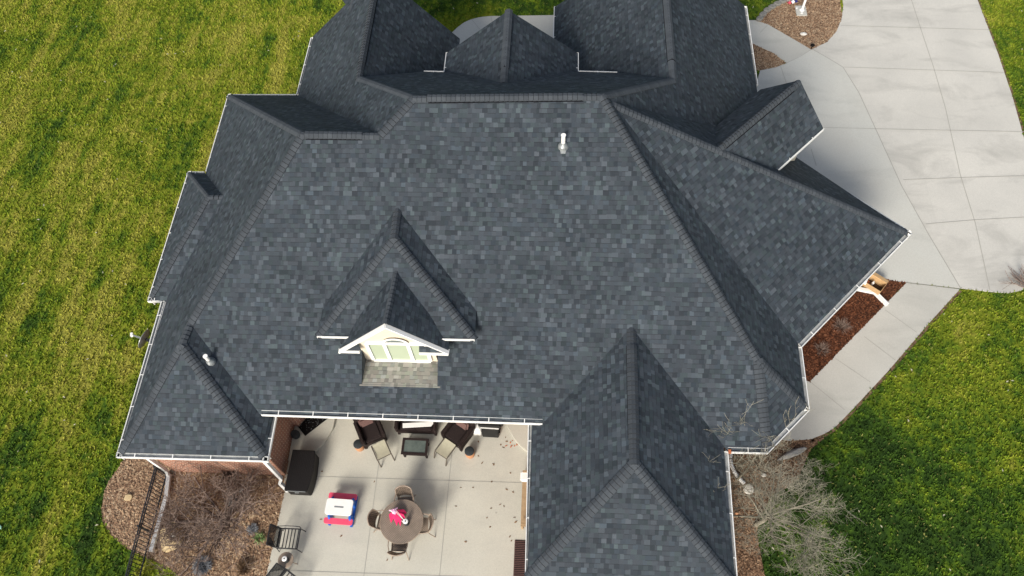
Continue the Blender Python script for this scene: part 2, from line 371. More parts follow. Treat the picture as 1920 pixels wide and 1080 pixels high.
WALK_F = xy([(-4.981, 24.631, 0.0), (-4.8, 25.691, 0.0), (-4.471, 26.184, 0.0), (-4.215, 26.484, 0.0), (-3.903, 26.684, 0.0), (-3.538, 26.819, 0.0), (-3.051, 26.886, 0.0), (0.18, 26.951, 0.0), (0.222, 23.119, 0.0), (-4.841, 23.089, 0.0)])
BED_FLAG = xy([(8.287, 26.583, 0.0), (8.888, 27.311, 0.0), (9.62, 27.747, 0.0), (10.342, 28.051, 0.0), (11.27, 28.185, 0.0), (12.007, 27.979, 0.0), (11.967, 26.91, 0.0), (11.588, 25.938, 0.0), (11.051, 25.304, 0.0), (10.374, 24.836, 0.0), (9.567, 25.617, 0.0), (8.775, 26.355, 0.0)])
BED_SMALL = xy([(7.688, 25.55, 0.0), (8.025, 25.203, 0.0), (8.794, 24.676, 0.0), (9.239, 24.097, 0.0), (8.801, 23.854, 0.0), (8.03, 23.67, 0.0), (7.485, 23.577, 0.0)])
BED_RED = xy([(11.916, 13.755, 0.0), (8.147, 9.983, -0.0), (7.683, 10.007, 0.0), (7.702, 11.426, 0.0), (10.261, 14.359, 0.0), (10.9, 13.923, 0.0)])
BED_L = xy([(-13.519, 7.032, 0.0), (-13.431, 6.742, 0.0), (-13.663, 6.158, 0.0), (-13.75, 5.79, -0.0), (-13.684, 5.319, -0.0), (-13.461, 4.831, 0.0), (-13.056, 4.438, 0.0), (-12.379, 4.048, 0.0), (-11.595, 3.806, -0.0), (-11.191, 3.627, 0.0), (-10.756, 3.377, 0.0), (-10.074, 2.823, 0.0), (-8.189, 2.757, 0.0), (-8.153, 3.479, 0.0), (-8.114, 6.448, 0.0), (-8.0, 6.6, 0), (-11.6, 6.6, 0)])
BED_R = xy([(4.1, 8, 0), (4.1, 1.5, 0), (6.119, 2.652, 0.0), (6.035, 4.033, 0.0), (6.009, 4.582, 0.0), (5.941, 5.189, 0.0), (6.081, 5.62, 0.0), (6.502, 6.32, -0.0), (6.984, 6.559, 0.0), (7.353, 6.861, 0.0), (7.604, 7.309, 0.0), (7.825, 7.748, 0.0), (8.314, 8.135, 0.0), (7.256, 8.033, 0.0), (6.617, 8.08, 0.0), (6.662, 8.46, 0.0)])
def structure(o): o['kind'] = 'structure'; return o
nx = 2
me_b = MB(); me_b.face([(-400, -400, 0), (400, -400, 0), (400, 400, 0), (-400, 400, 0)])
structure(me_b.build('ground', M['lawn']))
def slab(name, poly, z1, m, z0=-.1): return structure(MB().prism(poly, z0, z1).build(name, m))
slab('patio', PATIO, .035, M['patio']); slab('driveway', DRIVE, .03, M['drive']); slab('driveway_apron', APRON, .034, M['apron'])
slab('side_walkway', WALK_SE, .03, M['walk']); slab('curved_walkway', WALK_N, .03, M['walk']); slab('front_walkway', WALK_F, .03, M['walk'])
slab('flag_bed', BED_FLAG, .012, M['mulch_tan']); slab('small_bed', BED_SMALL, .012, M['mulch_tan']); slab('red_mulch_bed', BED_RED, .015, M['mulch_red'])
slab('gravel_bed', BED_L, .012, M['mulch_tan']); slab('tree_bed', BED_R, .012, M['mulch_brn'])
# control joints and seams sawn in the concrete
J = MB()
def joint(pts, w=.018, z=.040):
    for a, b in zip(pts, pts[1:]):
        a, b = Vector((a[0], a[1], z)), Vector((b[0], b[1], z)); n = Vector((-(b-a).y, (b-a).x, 0)).normalized()*w/2
        J.face([a-n, b-n, b+n, a+n])
for L in ([(-8.041, 6.412, 0.0), (-0.804, 6.435, -0.0)], [(-8.17, 3.64, 0.0), (-0.703, 3.697, 0.0)], [(-5.348, 7.558, 0.0), (-5.345, 3.516, 0.0)], [(-3.102, 8.065, 0.0), (-3.161, 3.601, 0.0)]): joint(L, .016)
def dj(L, w=.02): joint(L, w, .0385)
dj(SEAM, .028)
for L in ([(14.998, 28.107, 0.0), (15.012, 26.069, 0.0), (15.043, 23.853, 0.0), (15.007, 21.673, 0.0), (14.789, 18.373, 0.0), (14.795, 16.23, 0.0), (14.595, 13.503, 0.0)], [(11.777, 26.291, 0.0), (17.788, 26.039, 0.0)], [(11.508, 23.866, 0.0), (17.704, 23.601, 0.0)],
          [(10.128, 20.643, 0.0), (12.53, 20.587, 0.0), (17.635, 20.507, 0.0)], [(12.696, 18.145, 0.0), (14.766, 18.274, 0.0), (17.454, 18.411, 0.0)], [(13.074, 16.176, 0.0), (14.872, 16.392, 0.0), (17.307, 16.597, 0.0)], [(8.98, 23.915, 0.0), (9.102, 22.878, 0.0)], [(9.569, 19.574, 0.0), (9.646, 18.752, 0.0)]): dj(L)
def wj(L): joint(L, .018, .0345)
for L in ([(10.998, 12.661, 0.0), (11.85, 11.846, 0.0)], [(10.138, 11.646, 0.0), (10.966, 10.825, 0.0)], [(9.082, 10.83, 0.0), (10.034, 10.038, -0.0)], [(8.15, 10.002, 0.0), (9.079, 9.076, 0.0)], [(11.898, 13.755, -0.0), (13.645, 13.543, -0.0)], [(9.26, 24.097, 0.0), (9.847, 24.465, 0.0), (10.383, 24.897, 0.0)], [(8.775, 26.355, 0.0), (8.386, 25.87, 0.0)], [(-3.051, 26.886, 0.0), (-2.902, 25.922, 0.0)], [(-3.903, 26.684, 0.0), (-3.359, 25.856, 0.0)]): wj(L)
o = J.build('concrete_joints', M['joint']); structure(o)
# raised concrete steps at the two covered doors
def step(name, pts): return structure(MB().prism(pts, .035, .15).build(name, M['patio'], bevel=.012))
step('west_step', xy([(-8.17, 6.85, 0), (-7.851, 6.613, 0.15), (-7.705, 6.818, 0.15), (-7.481, 7.062, 0.15), (-7.238, 7.309, 0.15), (-7.054, 7.626, 0.15), (-6.934, 7.926, 0.15), (-6.917, 8.245, 0.15), (-6.9, 9.2, 0), (-8.17, 9.2, 0)]))
step('east_step', xy([(-0.769, 7.368, 0.15), (-0.956, 7.514, 0.15), (-1.163, 7.728, 0.15), (-1.323, 7.981, 0.15), (-1.452, 8.221, 0.15), (-1.537, 8.589, 0.15), (-1.45, 9.2, 0), (-.28, 9.2, 0), (-.28, 7.1, 0)]))
# scuffed soil edge between walk and lawn
E_ = MB()
def soil(L, wd, sgn):
    for i in range(len(L)-1):
        a, b = Vector((L[i][0], L[i][1], .012)), Vector((L[i+1][0], L[i+1][1], .012)); n = Vector((-(b-a).y, (b-a).x, 0)).normalized()*wd*sgn
        E_.face([a, b, b+n, a+n])
soil([(13.623, 13.522, 0.0), (12.296, 12.172, -0.0), (10.675, 10.443, -0.0), (9.366, 9.138, -0.0), (8.691, 8.489, 0.0), (8.37, 8.29, 0.0), (7.906, 8.088, 0.0)], .09, 1)
soil([(17.753, 27.897, 0.0), (17.764, 24.705, 0.0), (17.702, 22.365, 0.0), (17.553, 20.138, -0.0), (17.479, 18.167, -0.0)], .10, 1)
soil([(-13.684, 5.319, -0.0), (-13.461, 4.831, 0.0), (-13.056, 4.438, 0.0), (-12.379, 4.048, 0.0), (-11.595, 3.806, -0.0), (-11.191, 3.627, 0.0)], .05, -1)
soil([(-13.843, 12.526, 0.0), (-13.742, 11.891, 0.0), (-13.696, 10.864, 0.0), (-13.686, 9.68, 0.0), (-13.537, 7.032, 0.0)], .28, 1)
structure(E_.build('soil_edge', M['edge_soil']))

# grass tufts and loose chips (nobody could count them)
rng = np.random.default_rng(4)
SOLID = [PATIO, DRIVE, APRON, WALK_SE, WALK_N, WALK_F, BED_FLAG, BED_SMALL, BED_RED, BED_L, BED_R]
HOUSE = [(-11.3, 6.6), (-11.3, 18.6), (-9.0, 18.6), (-9.0, 21.8), (6.3, 22.8), (6.3, 17.), (10.3, 13.7), (6.3, 9.2), (5.4, 6.8), (4.3, 6.8), (4.3, 1.5), (-.3, 1.5), (-.3, 9), (-8, 9), (-8, 6.6)]
def frame_mask(P, mg=.04):
    Rw = np.array(rows); c = (np.c_[P, np.zeros(len(P))]-np.array([0, 0, 23.1])) @ Rw.T
    fx = cam.data.lens/36; u = fx*c[:, 0]/-c[:, 2]; v = fx*c[:, 1]/-c[:, 2]
    return (abs(u) < .5+mg) & (abs(v) < .28125+mg)
def blades(N, region, name, label, m):
    P = np.c_[rng.uniform(region[0], region[1], N), rng.uniform(region[2], region[3], N)]
    k = frame_mask(P)
    for s_ in SOLID+[HOUSE]: k &= ~inside(P, s_)
    P = P[k]; n = len(P)
    d = np.array([0, 0, 1])
    V = np.zeros((n, 4, 3)); th = rng.uniform(0, 2*math.pi, n); wd = rng.uniform(.012, .028, n); h = rng.uniform(.035, .085, n); ln = rng.uniform(.01, .07, n); ta = rng.uniform(0, 2*math.pi, n)
    ax = np.c_[np.cos(th), np.sin(th)]*wd[:, None]; tip = np.c_[np.cos(ta), np.sin(ta)]*ln[:, None]
    V[:, 0, :2] = P-ax; V[:, 1, :2] = P+ax; V[:, 2, :2] = P+ax*.6+tip; V[:, 3, :2] = P-ax*.6+tip; V[:, 2, 2] = h; V[:, 3, 2] = h*rng.uniform(.7, 1, n)
    F = np.arange(n*4).reshape(n, 4)
    o = fastmesh(name, V.reshape(-1, 3), F, np.repeat(rng.random(n), 4), m)
    return tag(o, label, 'grass', kind='stuff')
blades(420000, (-26, 20, 1.5, 30), 'grass', 'mown green and straw yellow grass covering the lawn round the house', M['tuft'])
def chips(polys, dens, size, name, label, m, keep=None):
    Vs, Rs = [], []
    for poly in polys:
        a = np.array(poly); lo, hi = a.min(0), a.max(0); N = int(dens*np.prod(hi-lo))
        P = np.c_[rng.uniform(lo[0], hi[0], N), rng.uniform(lo[1], hi[1], N)]
        k = inside(P, poly) & frame_mask(P); P = P[k]; n = len(P)
        L = rng.uniform(.5, 1.3, n)*size; W_ = L*rng.uniform(.35, .8, n); th = rng.uniform(0, 6.28, n)
        ux = np.c_[np.cos(th), np.sin(th), rng.uniform(-.5, .5, n)]*L[:, None]/2; uy = np.c_[-np.sin(th), np.cos(th), rng.uniform(-.5, .5, n)]*W_[:, None]/2
        c = np.c_[P, rng.uniform(.018, .045, n)]
        V = np.stack([c-ux-uy, c+ux-uy*.6, c+ux*.8+uy, c-ux*.9+uy], 1); Vs.append(V.reshape(-1, 3)); Rs.append(np.repeat(rng.random(n), 4))
    V = np.concatenate(Vs); o = fastmesh(name, V, np.arange(len(V)).reshape(-1, 4), np.concatenate(Rs), m)
    return tag(o, label, 'gravel', kind='stuff')
chips([BED_L, BED_FLAG, BED_SMALL], 420, .055, 'gravel', 'tan and brown gravel chips filling the curved beds', M['chip_tan'])
chips([BED_RED], 900, .06, 'bark_mulch', 'shredded rust red mulch beside the diagonal walkway', M['chip_red'])
chips([BED_R], 500, .055, 'wood_chips', 'brown wood chips under the pale bare tree', M['chip_brn'])

# ---------------------------------------------------------------- the house
house = thing('brick_house', 'large brick house under a charcoal shingle roof with many hips and gables', 'house', (0, 0, 0))
PLN = {'MS': ((0.0, 1.0), 0.623, -1.171), 'MN': ((0.0, -1.0), 0.7627, 19.0937), 'MW': ((1.0, 0.0), 0.8831, 13.5272), 'W2': ((1.0, 0.0), 0.9183, 11.6521), 'NW1': ((0.0, -1.0), 0.772, 17.91), 'LE': ((-1.0, 0.0), 0.6801, -2.2566), 'LS': ((0.0, 1.0), 0.6126, -0.6679), 'ME': ((-1.0, 0.0), 0.851, 8.9035), 'E1': ((-1.0, 0.0), 1.1459, -1.3445), 'G3W': ((1.0, 0.0), 0.8197, 3.2006), 'G2W': ((1.0, 0.0), 0.8128, 7.8317), 'G2E': ((-1.0, 0.0), 0.7887, 5.1783), 'SE4': ((-0.7071067811865476, 0.7071067811865476), 0.643, 1.6999), 'NE4': ((-0.7071067811865476, -0.7071067811865476), 0.7828, 16.5711), 'SE6': ((-0.7071067811865476, 0.7071067811865476), 0.7655, 2.4771), 'RW': ((1.0, 0.0), 0.6407, 3.4074), 'RE': ((-1.0, 0.0), 0.6592, 6.0299), 'RS': ((0.0, 1.0), 0.6624, 0.9142), 'D5N': ((0.7071067811865476, -0.7071067811865476), 0.9557, 12.8666), 'D5S': ((-0.7071067811865476, 0.7071067811865476), 1.0646, -1.2335), 'DW': ((1.0, 0.0), 0.7168, 9.4309), 'DE': ((-1.0, 0.0), 0.6665, 3.47), 'DS': ((0.0, 1.0), 0.6547, -0.9091), 'dW': ((1.0, 0.0), 0.9741, 10.0216), 'dE': ((-1.0, 0.0), 1.1101, 1.1164)}          # uphill direction, slope, height constant of each roof plane
def plane_z(k, x, y):
    n, mm, c = PLN[k]; return mm*(n[0]*x+n[1]*y)+c
def up_uv(n, mm, p):
    return (-n[1]*p[0]+n[0]*p[1]+.037*abs(mm)*100, (n[0]*p[0]+n[1]*p[1])*math.hypot(1, mm))
ROOF = MB()
def clipz(poly, z):
    out = []
    for i in range(len(poly)):
        a, b = Vector(poly[i]), Vector(poly[(i+1) % len(poly)])
        if a.z >= z: out.append(a)
        if (a.z-z)*(b.z-z) < 0: t = (z-a.z)/(b.z-a.z); out.append(a+(b-a)*t)
    return out
def roofpoly(k, pts, mb=None, zclip=None, hole=None):
    mb = mb or ROOF; n, mm, c = PLN[k]
    if zclip is not None: pts = clipz(pts, zclip)
    pts = [Vector(p) for p in pts]
    loops = [[Vector((p.x, p.y, 0)) for p in pts]]
    allp = list(pts)
    if hole: loops.append([Vector((p[0], p[1], 0)) for p in hole]); allp += [Vector(p) for p in hole]
    for tri in tessellate_polygon(loops):
        q = [allp[i] for i in tri]
        if (q[1]-q[0]).cross(q[2]-q[0]).z < 0: q = q[::-1]
        mb.face(q, [up_uv(n, mm, p) for p in q])
        mb.face([p-Vector((0, 0, .05)) for p in q[::-1]], [up_uv(n, mm, p) for p in q[::-1]])
ze, zm, zd, z2, z3, z5 = (2.97, 3.2734, 4.8848, 4.2991, 4.6981, 4.8874)
GI = .12
v = {'v1': (-3.928, 14.586, 7.875), 'v2': (1.138, 14.631, 7.948), 'v3': (-6.265, 17.334, 5.856), 'v4': (3.421, 17.173, 6.004), 'v5': (-1.665, 16.531, 6.486), 'v6': (-6.975, 13.718, 7.377), 'v7': (-4.815, 13.686, 7.398), 'v8': (-9.438, 19.357, 2.97), 'v8b': (-11.944, 19.339, 2.97), 'v9': (-10.086, 9.291, 4.61), 'v10': (-10.151, 8.621, 4.642), 'v11': (-8.097, 7.197, 3.273), 'v12': (-11.946, 5.927, 2.97), 'v13': (-7.695, 5.949, 2.97), 'v14': (2.038, 9.42, 4.701), 'v15': (1.998, 5.713, 4.697), 'v16': (-0.289, 7.178, 3.273), 'v17': (4.671, 6.652, 2.97), 'v19': (5.397, 8.765, 4.287), 'v20': (6.979, 7.865, 2.97), 'v21': (5.717, 6.628, 2.97), 'v22': (10.919, 13.749, 2.97), 'v23': (7.029, 9.763, 2.97), 'v24': (1.409, 14.596, 7.687), 'v25': (4.651, 16.394, 5.004), 'v26': (4.439, 14.298, 6.19), 'D1': (-4.319, 12.058, 6.344), 'D2': (-4.3, 11.076, 6.34), 'D3': (-6.341, 8.842, 4.885), 'D4': (-2.115, 8.857, 4.885), 'D5': (-2.132, 9.721, 4.885), 'd1': (-4.224, 10.339, 5.848), 'd3': (-5.758, 8.57, 4.661), 'd4': (-2.799, 8.57, 4.763), 'd2': (-4.263, 8.66, 6.086), 'e1': (-11.918, 15.836, 2.97), 'e2': (-9.426, 22.237, 2.97), 'e3': (-0.687, 7.214, 2.97), 'e4': (4.597, 3.488, 2.97), 'e5': (6.962, 21.501, 2.97), 'e6': (-0.281, 23.166, 2.97), 'e7': (-3.855, 19.372, 4.698), 'e8': (0.609, 19.389, 4.698), 'e9': (-3.767, 21.966, 2.97), 'r3': (3.371, 20.686, 5.99), 'r1': (-6.434, 20.792, 5.922), 'r2': (-1.648, 19.853, 6.484), 'h1': (-0.415, 3.329, 3.127), 'h2': (4.288, 3.496, 3.226), 'D6': (7.074, 16.955, 6.2), 'D7': (8.055, 16.212, 4.887), 'D8': (6.499, 14.61, 4.887), 'e10': (7.757, 16.599, 2.97)}
X = {'ms_r': (-0.039, 7.147, 3.273), 'ms_l': (-8.05, 7.167, 3.273), 'le_n': (-8.097, 7.197, 3.273), 'mn1': (-4.434, 18.436, 5.032), 'mn2': (-3.769, 18.344, 5.103), 'mn3': (0.602, 18.552, 4.944), 'mn4': (1.825, 18.366, 5.085), 'mwC': (-12.032, 10.804, 2.97), 'mwA2': (-11.918, 15.836, 2.97), 'g1w': (-9.426, 22.237, 2.97), 'g1a': (-6.296, 22.237, 5.87), 'g1e': (-3.765, 22.237, 2.97), 'g1es': (-3.765, 18.3, 2.97), 'g3w': (-0.281, 23.929, 2.97), 'g3a': (3.413, 23.929, 5.999), 'g3ws': (-0.281, 18.3, 2.97), 'g3e': (6.972, 23.929, 2.97), 'mee': (6.939, 19.931, 2.97), 'g2a': (-1.657, 19.622, 6.485), 'g2w': (-3.855, 19.622, 4.698), 'g2e': (0.609, 19.622, 4.698), 'g2ws': (-3.855, 18.2, 4.698), 'g2es': (0.609, 18.2, 4.698), 'nea': (6.972, 17.599, 2.97), 'leq': (-7.695, 7.9, 2.97), 'rwh': (-0.683, 3.103, 2.97), 'reh': (4.642, 3.103, 2.97), 'rwq': (-0.687, 7.9, 2.97), 'b4': (-10.243, 13.74, 4.458), 'b3': (-10.716, 13.718, 4.458), 'b1': (-12.503, 15.805, 2.97), 'b2': (-12.466, 10.794, 2.97), 'b5': (-11.753, 10.783, 3.02), 'b1n': (-11.812, 15.813, 2.97), 'gl': (-7.34, 21.468, 4.912), 'dwn': (-6.342, 9.72, 4.885), 'd3n': (-5.758, 9.77, 4.661), 'd4n': (-2.799, 9.77, 4.763), 'd5n': (6.294, 17.728, 5.019), 'd5nb': (3.659, 15.071, 5.009)}
def pz(k, x, y): return Vector((x, y, plane_z(k, x, y)))
hole = [pz('MS', x, y) for x, y in ((-5.24, 7.95), (-3.16, 7.95), (-3.16, 8.9), (-5.24, 8.9))]
lo_e = lambda k, z: z+GI*PLN[k][1]
roofpoly('MS', [v['v9'], v['v6'], v['v7'], v['v1'], v['v2'], v['v19'], v['v21'], v['v17'], v['v14'], X['ms_r'], X['ms_l'], X['le_n']], hole=hole, zclip=None)
roofpoly('MN', [v['v1'], v['v3'], X['mn1'], X['mn2'], X['mn3'], X['mn4'], v['v4'], v['v2']])
roofpoly('MW', [v['v8b'], v['v6'], v['v9'], v['v10'], v['v12'], X['mwC'], X['mwA2']], zclip=lo_e('MW', ze))
roofpoly('NW1', [v['v8b'], v['v6'], v['v7'], v['v8']], zclip=lo_e('NW1', ze))
roofpoly('W2', [v['v8'], X['g1w'], X['g1a'], v['v3'], v['v1'], v['v7']], zclip=lo_e('W2', ze))
roofpoly('E1', [v['v3'], X['g1a'], X['g1e'], X['g1es']])
roofpoly('G3W', [v['v4'], X['g3a'], X['g3w'], X['g3ws']])
roofpoly('ME', [v['v2'], v['v4'], X['g3a'], X['g3e'], X['mee'], X['nea'], v['v24'], v['v23'], v['v20'], v['v19']], zclip=lo_e('ME', ze))
roofpoly('G2W', [v['v5'], X['g2a'], X['g2w'], X['g2ws']]); roofpoly('G2E', [v['v5'], X['g2a'], X['g2e'], X['g2es']])
roofpoly('SE4', [v['v24'], v['v22'], v['v23']], zclip=lo_e('SE4', ze))
roofpoly('NE4', [v['v24'], v['v22'], X['nea']], zclip=lo_e('NE4', ze))
roofpoly('SE6', [v['v19'], v['v20'], v['v21']], zclip=lo_e('SE6', ze))
roofpoly('LE', [v['v9'], v['v10'], v['v13'], X['leq'], v['v11']], zclip=lo_e('LE', ze))
roofpoly('LS', [v['v10'], v['v12'], v['v13']], zclip=lo_e('LS', ze))
roofpoly('RW', [v['v14'], v['v15'], X['rwh'], X['rwq'], v['v16']], zclip=lo_e('RW', ze))
roofpoly('RE', [v['v14'], v['v15'], X['reh'], v['v17']], zclip=lo_e('RE', ze))
roofpoly('RS', [v['v15'], X['rwh'], X['reh']], zclip=lo_e('RS', ze))
# small bump-out hip roof on the west side
PLN['BW'] = ((1, 0), (X['b3'][2]-ze)/(X['b3'][0]-X['b1'][0]), 0); PLN['BN'] = ((0, -1), .8, 0); PLN['BS'] = ((0, 1), .3, 0)
roofpoly('BW', [X['b1'], X['b3'], X['b2']], zclip=ze+.08); roofpoly('BN', [X['b1'], X['b3'], X['b4'], X['b1n']], zclip=ze+.08); roofpoly('BS', [X['b3'], X['b4'], X['b5'], X['b2']])
# gablet on the north-west wing
PLN['GLW'] = ((1, 0), 1., 0); PLN['GLE'] = ((-1, 0), 1., 0)
gl0 = Vector(X['gl']); gl1 = gl0+Vector((0, 2.2, 0))
roofpoly('GLE', [gl0, gl1, gl1+Vector((.9, 0, -.85))]); roofpoly('GLW', [gl0, gl1, gl1+Vector((-1.1, 0, -1.0))])
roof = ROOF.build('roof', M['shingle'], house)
# diagonal dormer over the garage side
D5 = MB()
roofpoly('D5N', [v['v26'], v['D6'], X['d5n'], X['d5nb']], D5); roofpoly('D5S', [v['v26'], v['D6'], v['D7'], v['D8']], D5)
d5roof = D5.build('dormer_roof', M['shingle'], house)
D = MB()
roofpoly('DW', [v['D1'], v['D2'], v['D3'], X['dwn']], D); roofpoly('DE', [v['D1'], v['D2'], v['D4'], v['D5']], D); roofpoly('DS', [v['D2'], v['D3'], v['D4']], D)
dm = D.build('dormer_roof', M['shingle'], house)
D = MB()
roofpoly('dW', [v['d1'], v['d2'], v['d3'], X['d3n']], D); roofpoly('dE', [v['d1'], v['d2'], v['d4'], X['d4n']], D)
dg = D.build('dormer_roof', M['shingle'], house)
# sunken shingled sill in front of the dormer window
wy = 8.74; sz0, sz1 = 3.785, 3.64
W_ = MB(); W_.face([(-5.30, 7.9, sz0), (-3.08, 7.9, sz0), (-3.08, 8.95, sz1), (-5.30, 8.95, sz1)], [(-5.3, 0), (-3.1, 0), (-3.1, 1.06), (-5.3, 1.06)])
W_.build('sill_roof', M['shingle_well'], house)
for x in (-5.25, -3.15):
    W_ = MB(); W_.face([(x, 7.96, 3.7), (x, 8.9, 3.55), (x, 8.9, plane_z('MS', x, 8.9)-.003), (x, 7.96, plane_z('MS', x, 7.96)-.003)]); W_.build('sill_cheek', M['cap'], house)

# caps along every ridge and hip; raised vents with dark slots on the long level ridges
def frame_dirs(p0, p1, kL, kR):
    t = (p1-p0).normalized(); out = []
    for k in (kL, kR):
        n, mm, _ = PLN[k]; nn = Vector((-mm*n[0], -mm*n[1], 1)).normalized(); d = nn.cross(t).normalized()
        if d.z > 0: d = -d
        if abs(d.z) < 1e-4 and k == kR: d = -out[0]
        out.append(d)
    return t, out
def caps(name, p0, p1, kL, kR, parent=None, lift=.012, wd=.15, piece=.127):
    p0, p1 = Vector(p0), Vector(p1)
    if p0.z < p1.z: p0, p1 = p1, p0          # pieces lap downhill
    t, (dl, dr) = frame_dirs(p0, p1, kL, kR); L = (p1-p0).length; n = max(1, int(L/piece)); mb = MB(); rnd = random.Random(int(L*1000))
    up = Vector((0, 0, 1))
    for i in range(n):
        a = p0+t*(L*i/n); b = p0+t*(L*(i+1)/n+.02); la, lb = lift, lift+.022; r = rnd.random()
        def sec(p, l, w=1.): 
            c = p+up*(l+.004)
            return [c+dl*wd*w, c+dl*wd*.35*w+up*.006, c+dr*wd*.35*w+up*.006, c+dr*wd*w]
        A, B = sec(a, la, .97), sec(b, lb)
        for k in range(3):
            q = [A[k], B[k], B[k+1], A[k+1]]
            if (q[1]-q[0]).cross(q[2]-q[0]).z < 0: q = q[::-1]
            mb.face(q, r=r)
        Bs = sec(b+t*.016, lb-.014, 1.03)  # dark strip past each cap lip, painted as its shadow
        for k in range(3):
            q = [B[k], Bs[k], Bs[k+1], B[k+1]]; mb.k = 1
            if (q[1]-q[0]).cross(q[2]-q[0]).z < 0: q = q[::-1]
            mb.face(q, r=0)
        mb.k = 0
        for A_, B_ in ((A[0], B[0]), (A[3], B[3])): mb.face([A_, B_, B_-up*.03, A_-up*.02], r=0)
    return mb.build(name, [M['cap'], M['cap_shadow']], parent or roof)
def vent(p0, p1, kL, kR, f0, f1, parent=None):
    p0, p1 = Vector(p0), Vector(p1); a = p0.lerp(p1, f0); b = p0.lerp(p1, f1)
    t, (dl, dr) = frame_dirs(a, b, kL, kR); mb = MB(); up = Vector((0, 0, 1)); w = .172
    for d in (dl, dr):
        mb.face([a+d*w+up*.0, b+d*w+up*.0, b+d*(w-.02)+up*.03, a+d*(w-.02)+up*.03]); mb.face([a+d*w+up*.006, b+d*w+up*.006, b+up*.006, a+up*.006]); mb.face([a+d*(w-.02)+up*.03, b+d*(w-.02)+up*.03, b+up*.033, a+up*.033])
    for e in (a, b): mb.face([e+dl*w, e+dl*(w-.02)+up*.03, e+up*.033, e+dr*(w-.02)+up*.03, e+dr*w])
    mb.build('ridge_vent', M['vent_dark'], parent or roof)
    caps('ridge_cap', a, b, kL, kR, parent, lift=.048, wd=.165)
V_ = lambda k: Vector(v[k] if k in v else X[k])
caps('ridge_cap', V_('v1'), V_('v2'), 'MS', 'MN', wd=.16); vent(V_('v1'), V_('v2'), 'MS', 'MN', .08, .90)
caps('ridge_cap', V_('v6'), V_('v7'), 'MS', 'NW1', wd=.16); vent(V_('v6'), V_('v7'), 'MS', 'NW1', .06, .78)
for a, b, k, l in (('v6', 'v9', 'MS', 'MW'), ('v7', 'v1', 'MS', 'W2'), ('v1', 'v3', 'MN', 'W2'), ('v2', 'v4', 'MN', 'ME'), ('v8b', 'v6', 'NW1', 'MW'), ('v9', 'v10', 'MW', 'LE'), ('v10', 'v12', 'MW', 'LS'), ('v10', 'v13', 'LE', 'LS'),
                   ('v2', 'v19', 'MS', 'ME'), ('v19', 'v20', 'ME', 'SE6'), ('v19', 'v21', 'MS', 'SE6'), ('v24', 'v22', 'SE4', 'NE4'), ('v15', 'rwh', 'RW', 'RS'), ('v15', 'reh', 'RE', 'RS')):
    p, q = V_(a), V_(b)
    if q.z < ze+.05: q = q+(p-q).normalized()*.2
    caps('ridge_cap', p, q, k, l)
caps('ridge_cap', V_('v14'), V_('v15'), 'RW', 'RE'); vent(V_('v14'), V_('v15'), 'RW', 'RE', .14, .83)
for a, b, k, l, f0 in (('v3', 'g1a', 'W2', 'E1', .14), ('v5', 'g2a', 'G2W', 'G2E', .20), ('v4', 'g3a', 'G3W', 'ME', .12)):
    caps('ridge_cap', V_(a), V_(b), k, l); vent(V_(a), V_(b), k, l, f0, 1.)
caps('ridge_cap', V_('v26'), V_('D6'), 'D5N', 'D5S', d5roof); vent(V_('v26'), V_('D6'), 'D5N', 'D5S', .08, .90, d5roof)
for a, b, k, l in (('D1', 'D2', 'DW', 'DE'), ('D2', 'D3', 'DW', 'DS'), ('D2', 'D4', 'DE', 'DS')): caps('ridge_cap', V_(a), V_(b), k, l, dm, wd=.13)
caps('ridge_cap', V_('d1'), V_('d2'), 'dW', 'dE', dg, wd=.12)
caps('ridge_cap', X['b1'], X['b3'], 'BW', 'BN', wd=.1); caps('ridge_cap', X['b3'], Vector(X['b2'])+(Vector(X['b3'])-Vector(X['b2'])).normalized()*.2, 'BW', 'BS', wd=.12); caps('ridge_cap', X['b3'], X['b4'], 'BN', 'BS', wd=.12)
caps('ridge_cap', gl0, gl1, 'GLW', 'GLE')

# gutters: open troughs with a white lip and hanger straps
def gutter(a, b, out, z=None, end=True):
    a, b = Vector(a), Vector(b); out = Vector((*out, 0)).normalized(); t = (b-a).normalized(); L = (b-a).length
    mb = MB(); up = Vector((0, 0, 1)); inn = -out
    def strip(o0, z0, o1, z1):
        p = [a+inn*o0+up*z0, b+inn*o0+up*z0, b+inn*o1+up*z1, a+inn*o1+up*z1]; mb.face(p)
    top = .04
    mb.k = 0
    strip(0, top, .024, top); strip(.024, top, .024, top-.02); strip(0, top, 0, -.06); strip(0, -.06, .13, -.06)
    strip(.13, -.06, .13, top+.03); strip(.13, top+.03, .118, top+.03)
    mb.k = 1
    strip(.024, top-.02, .024, -.02); strip(.024, -.02, .118, -.02); strip(.118, -.02, .118, top+.03)
    mb.k = 0
    for e in (a, b):
        mb.face([e+up*top, e-up*.06, e-up*.06+inn*.13, e+inn*.13+up*(top+.03)])
    n = max(1, int(L/.95))
    for i in range(n):
        p = a+t*(L*(i+.5)/n); mb.bar(p+inn*.0+up*(top+.004), p+inn*.14+up*(top+.03), .022, .006)
    o = mb.build('gutter', [M['gutter'], M['gutter_in']], house)
    f = MB(); c = (a+b)/2+inn*.142-up*.05; f.bar(a+inn*.145-up*.07, b+inn*.145-up*.07, .02, .22); f.build('fascia', M['white'], house)
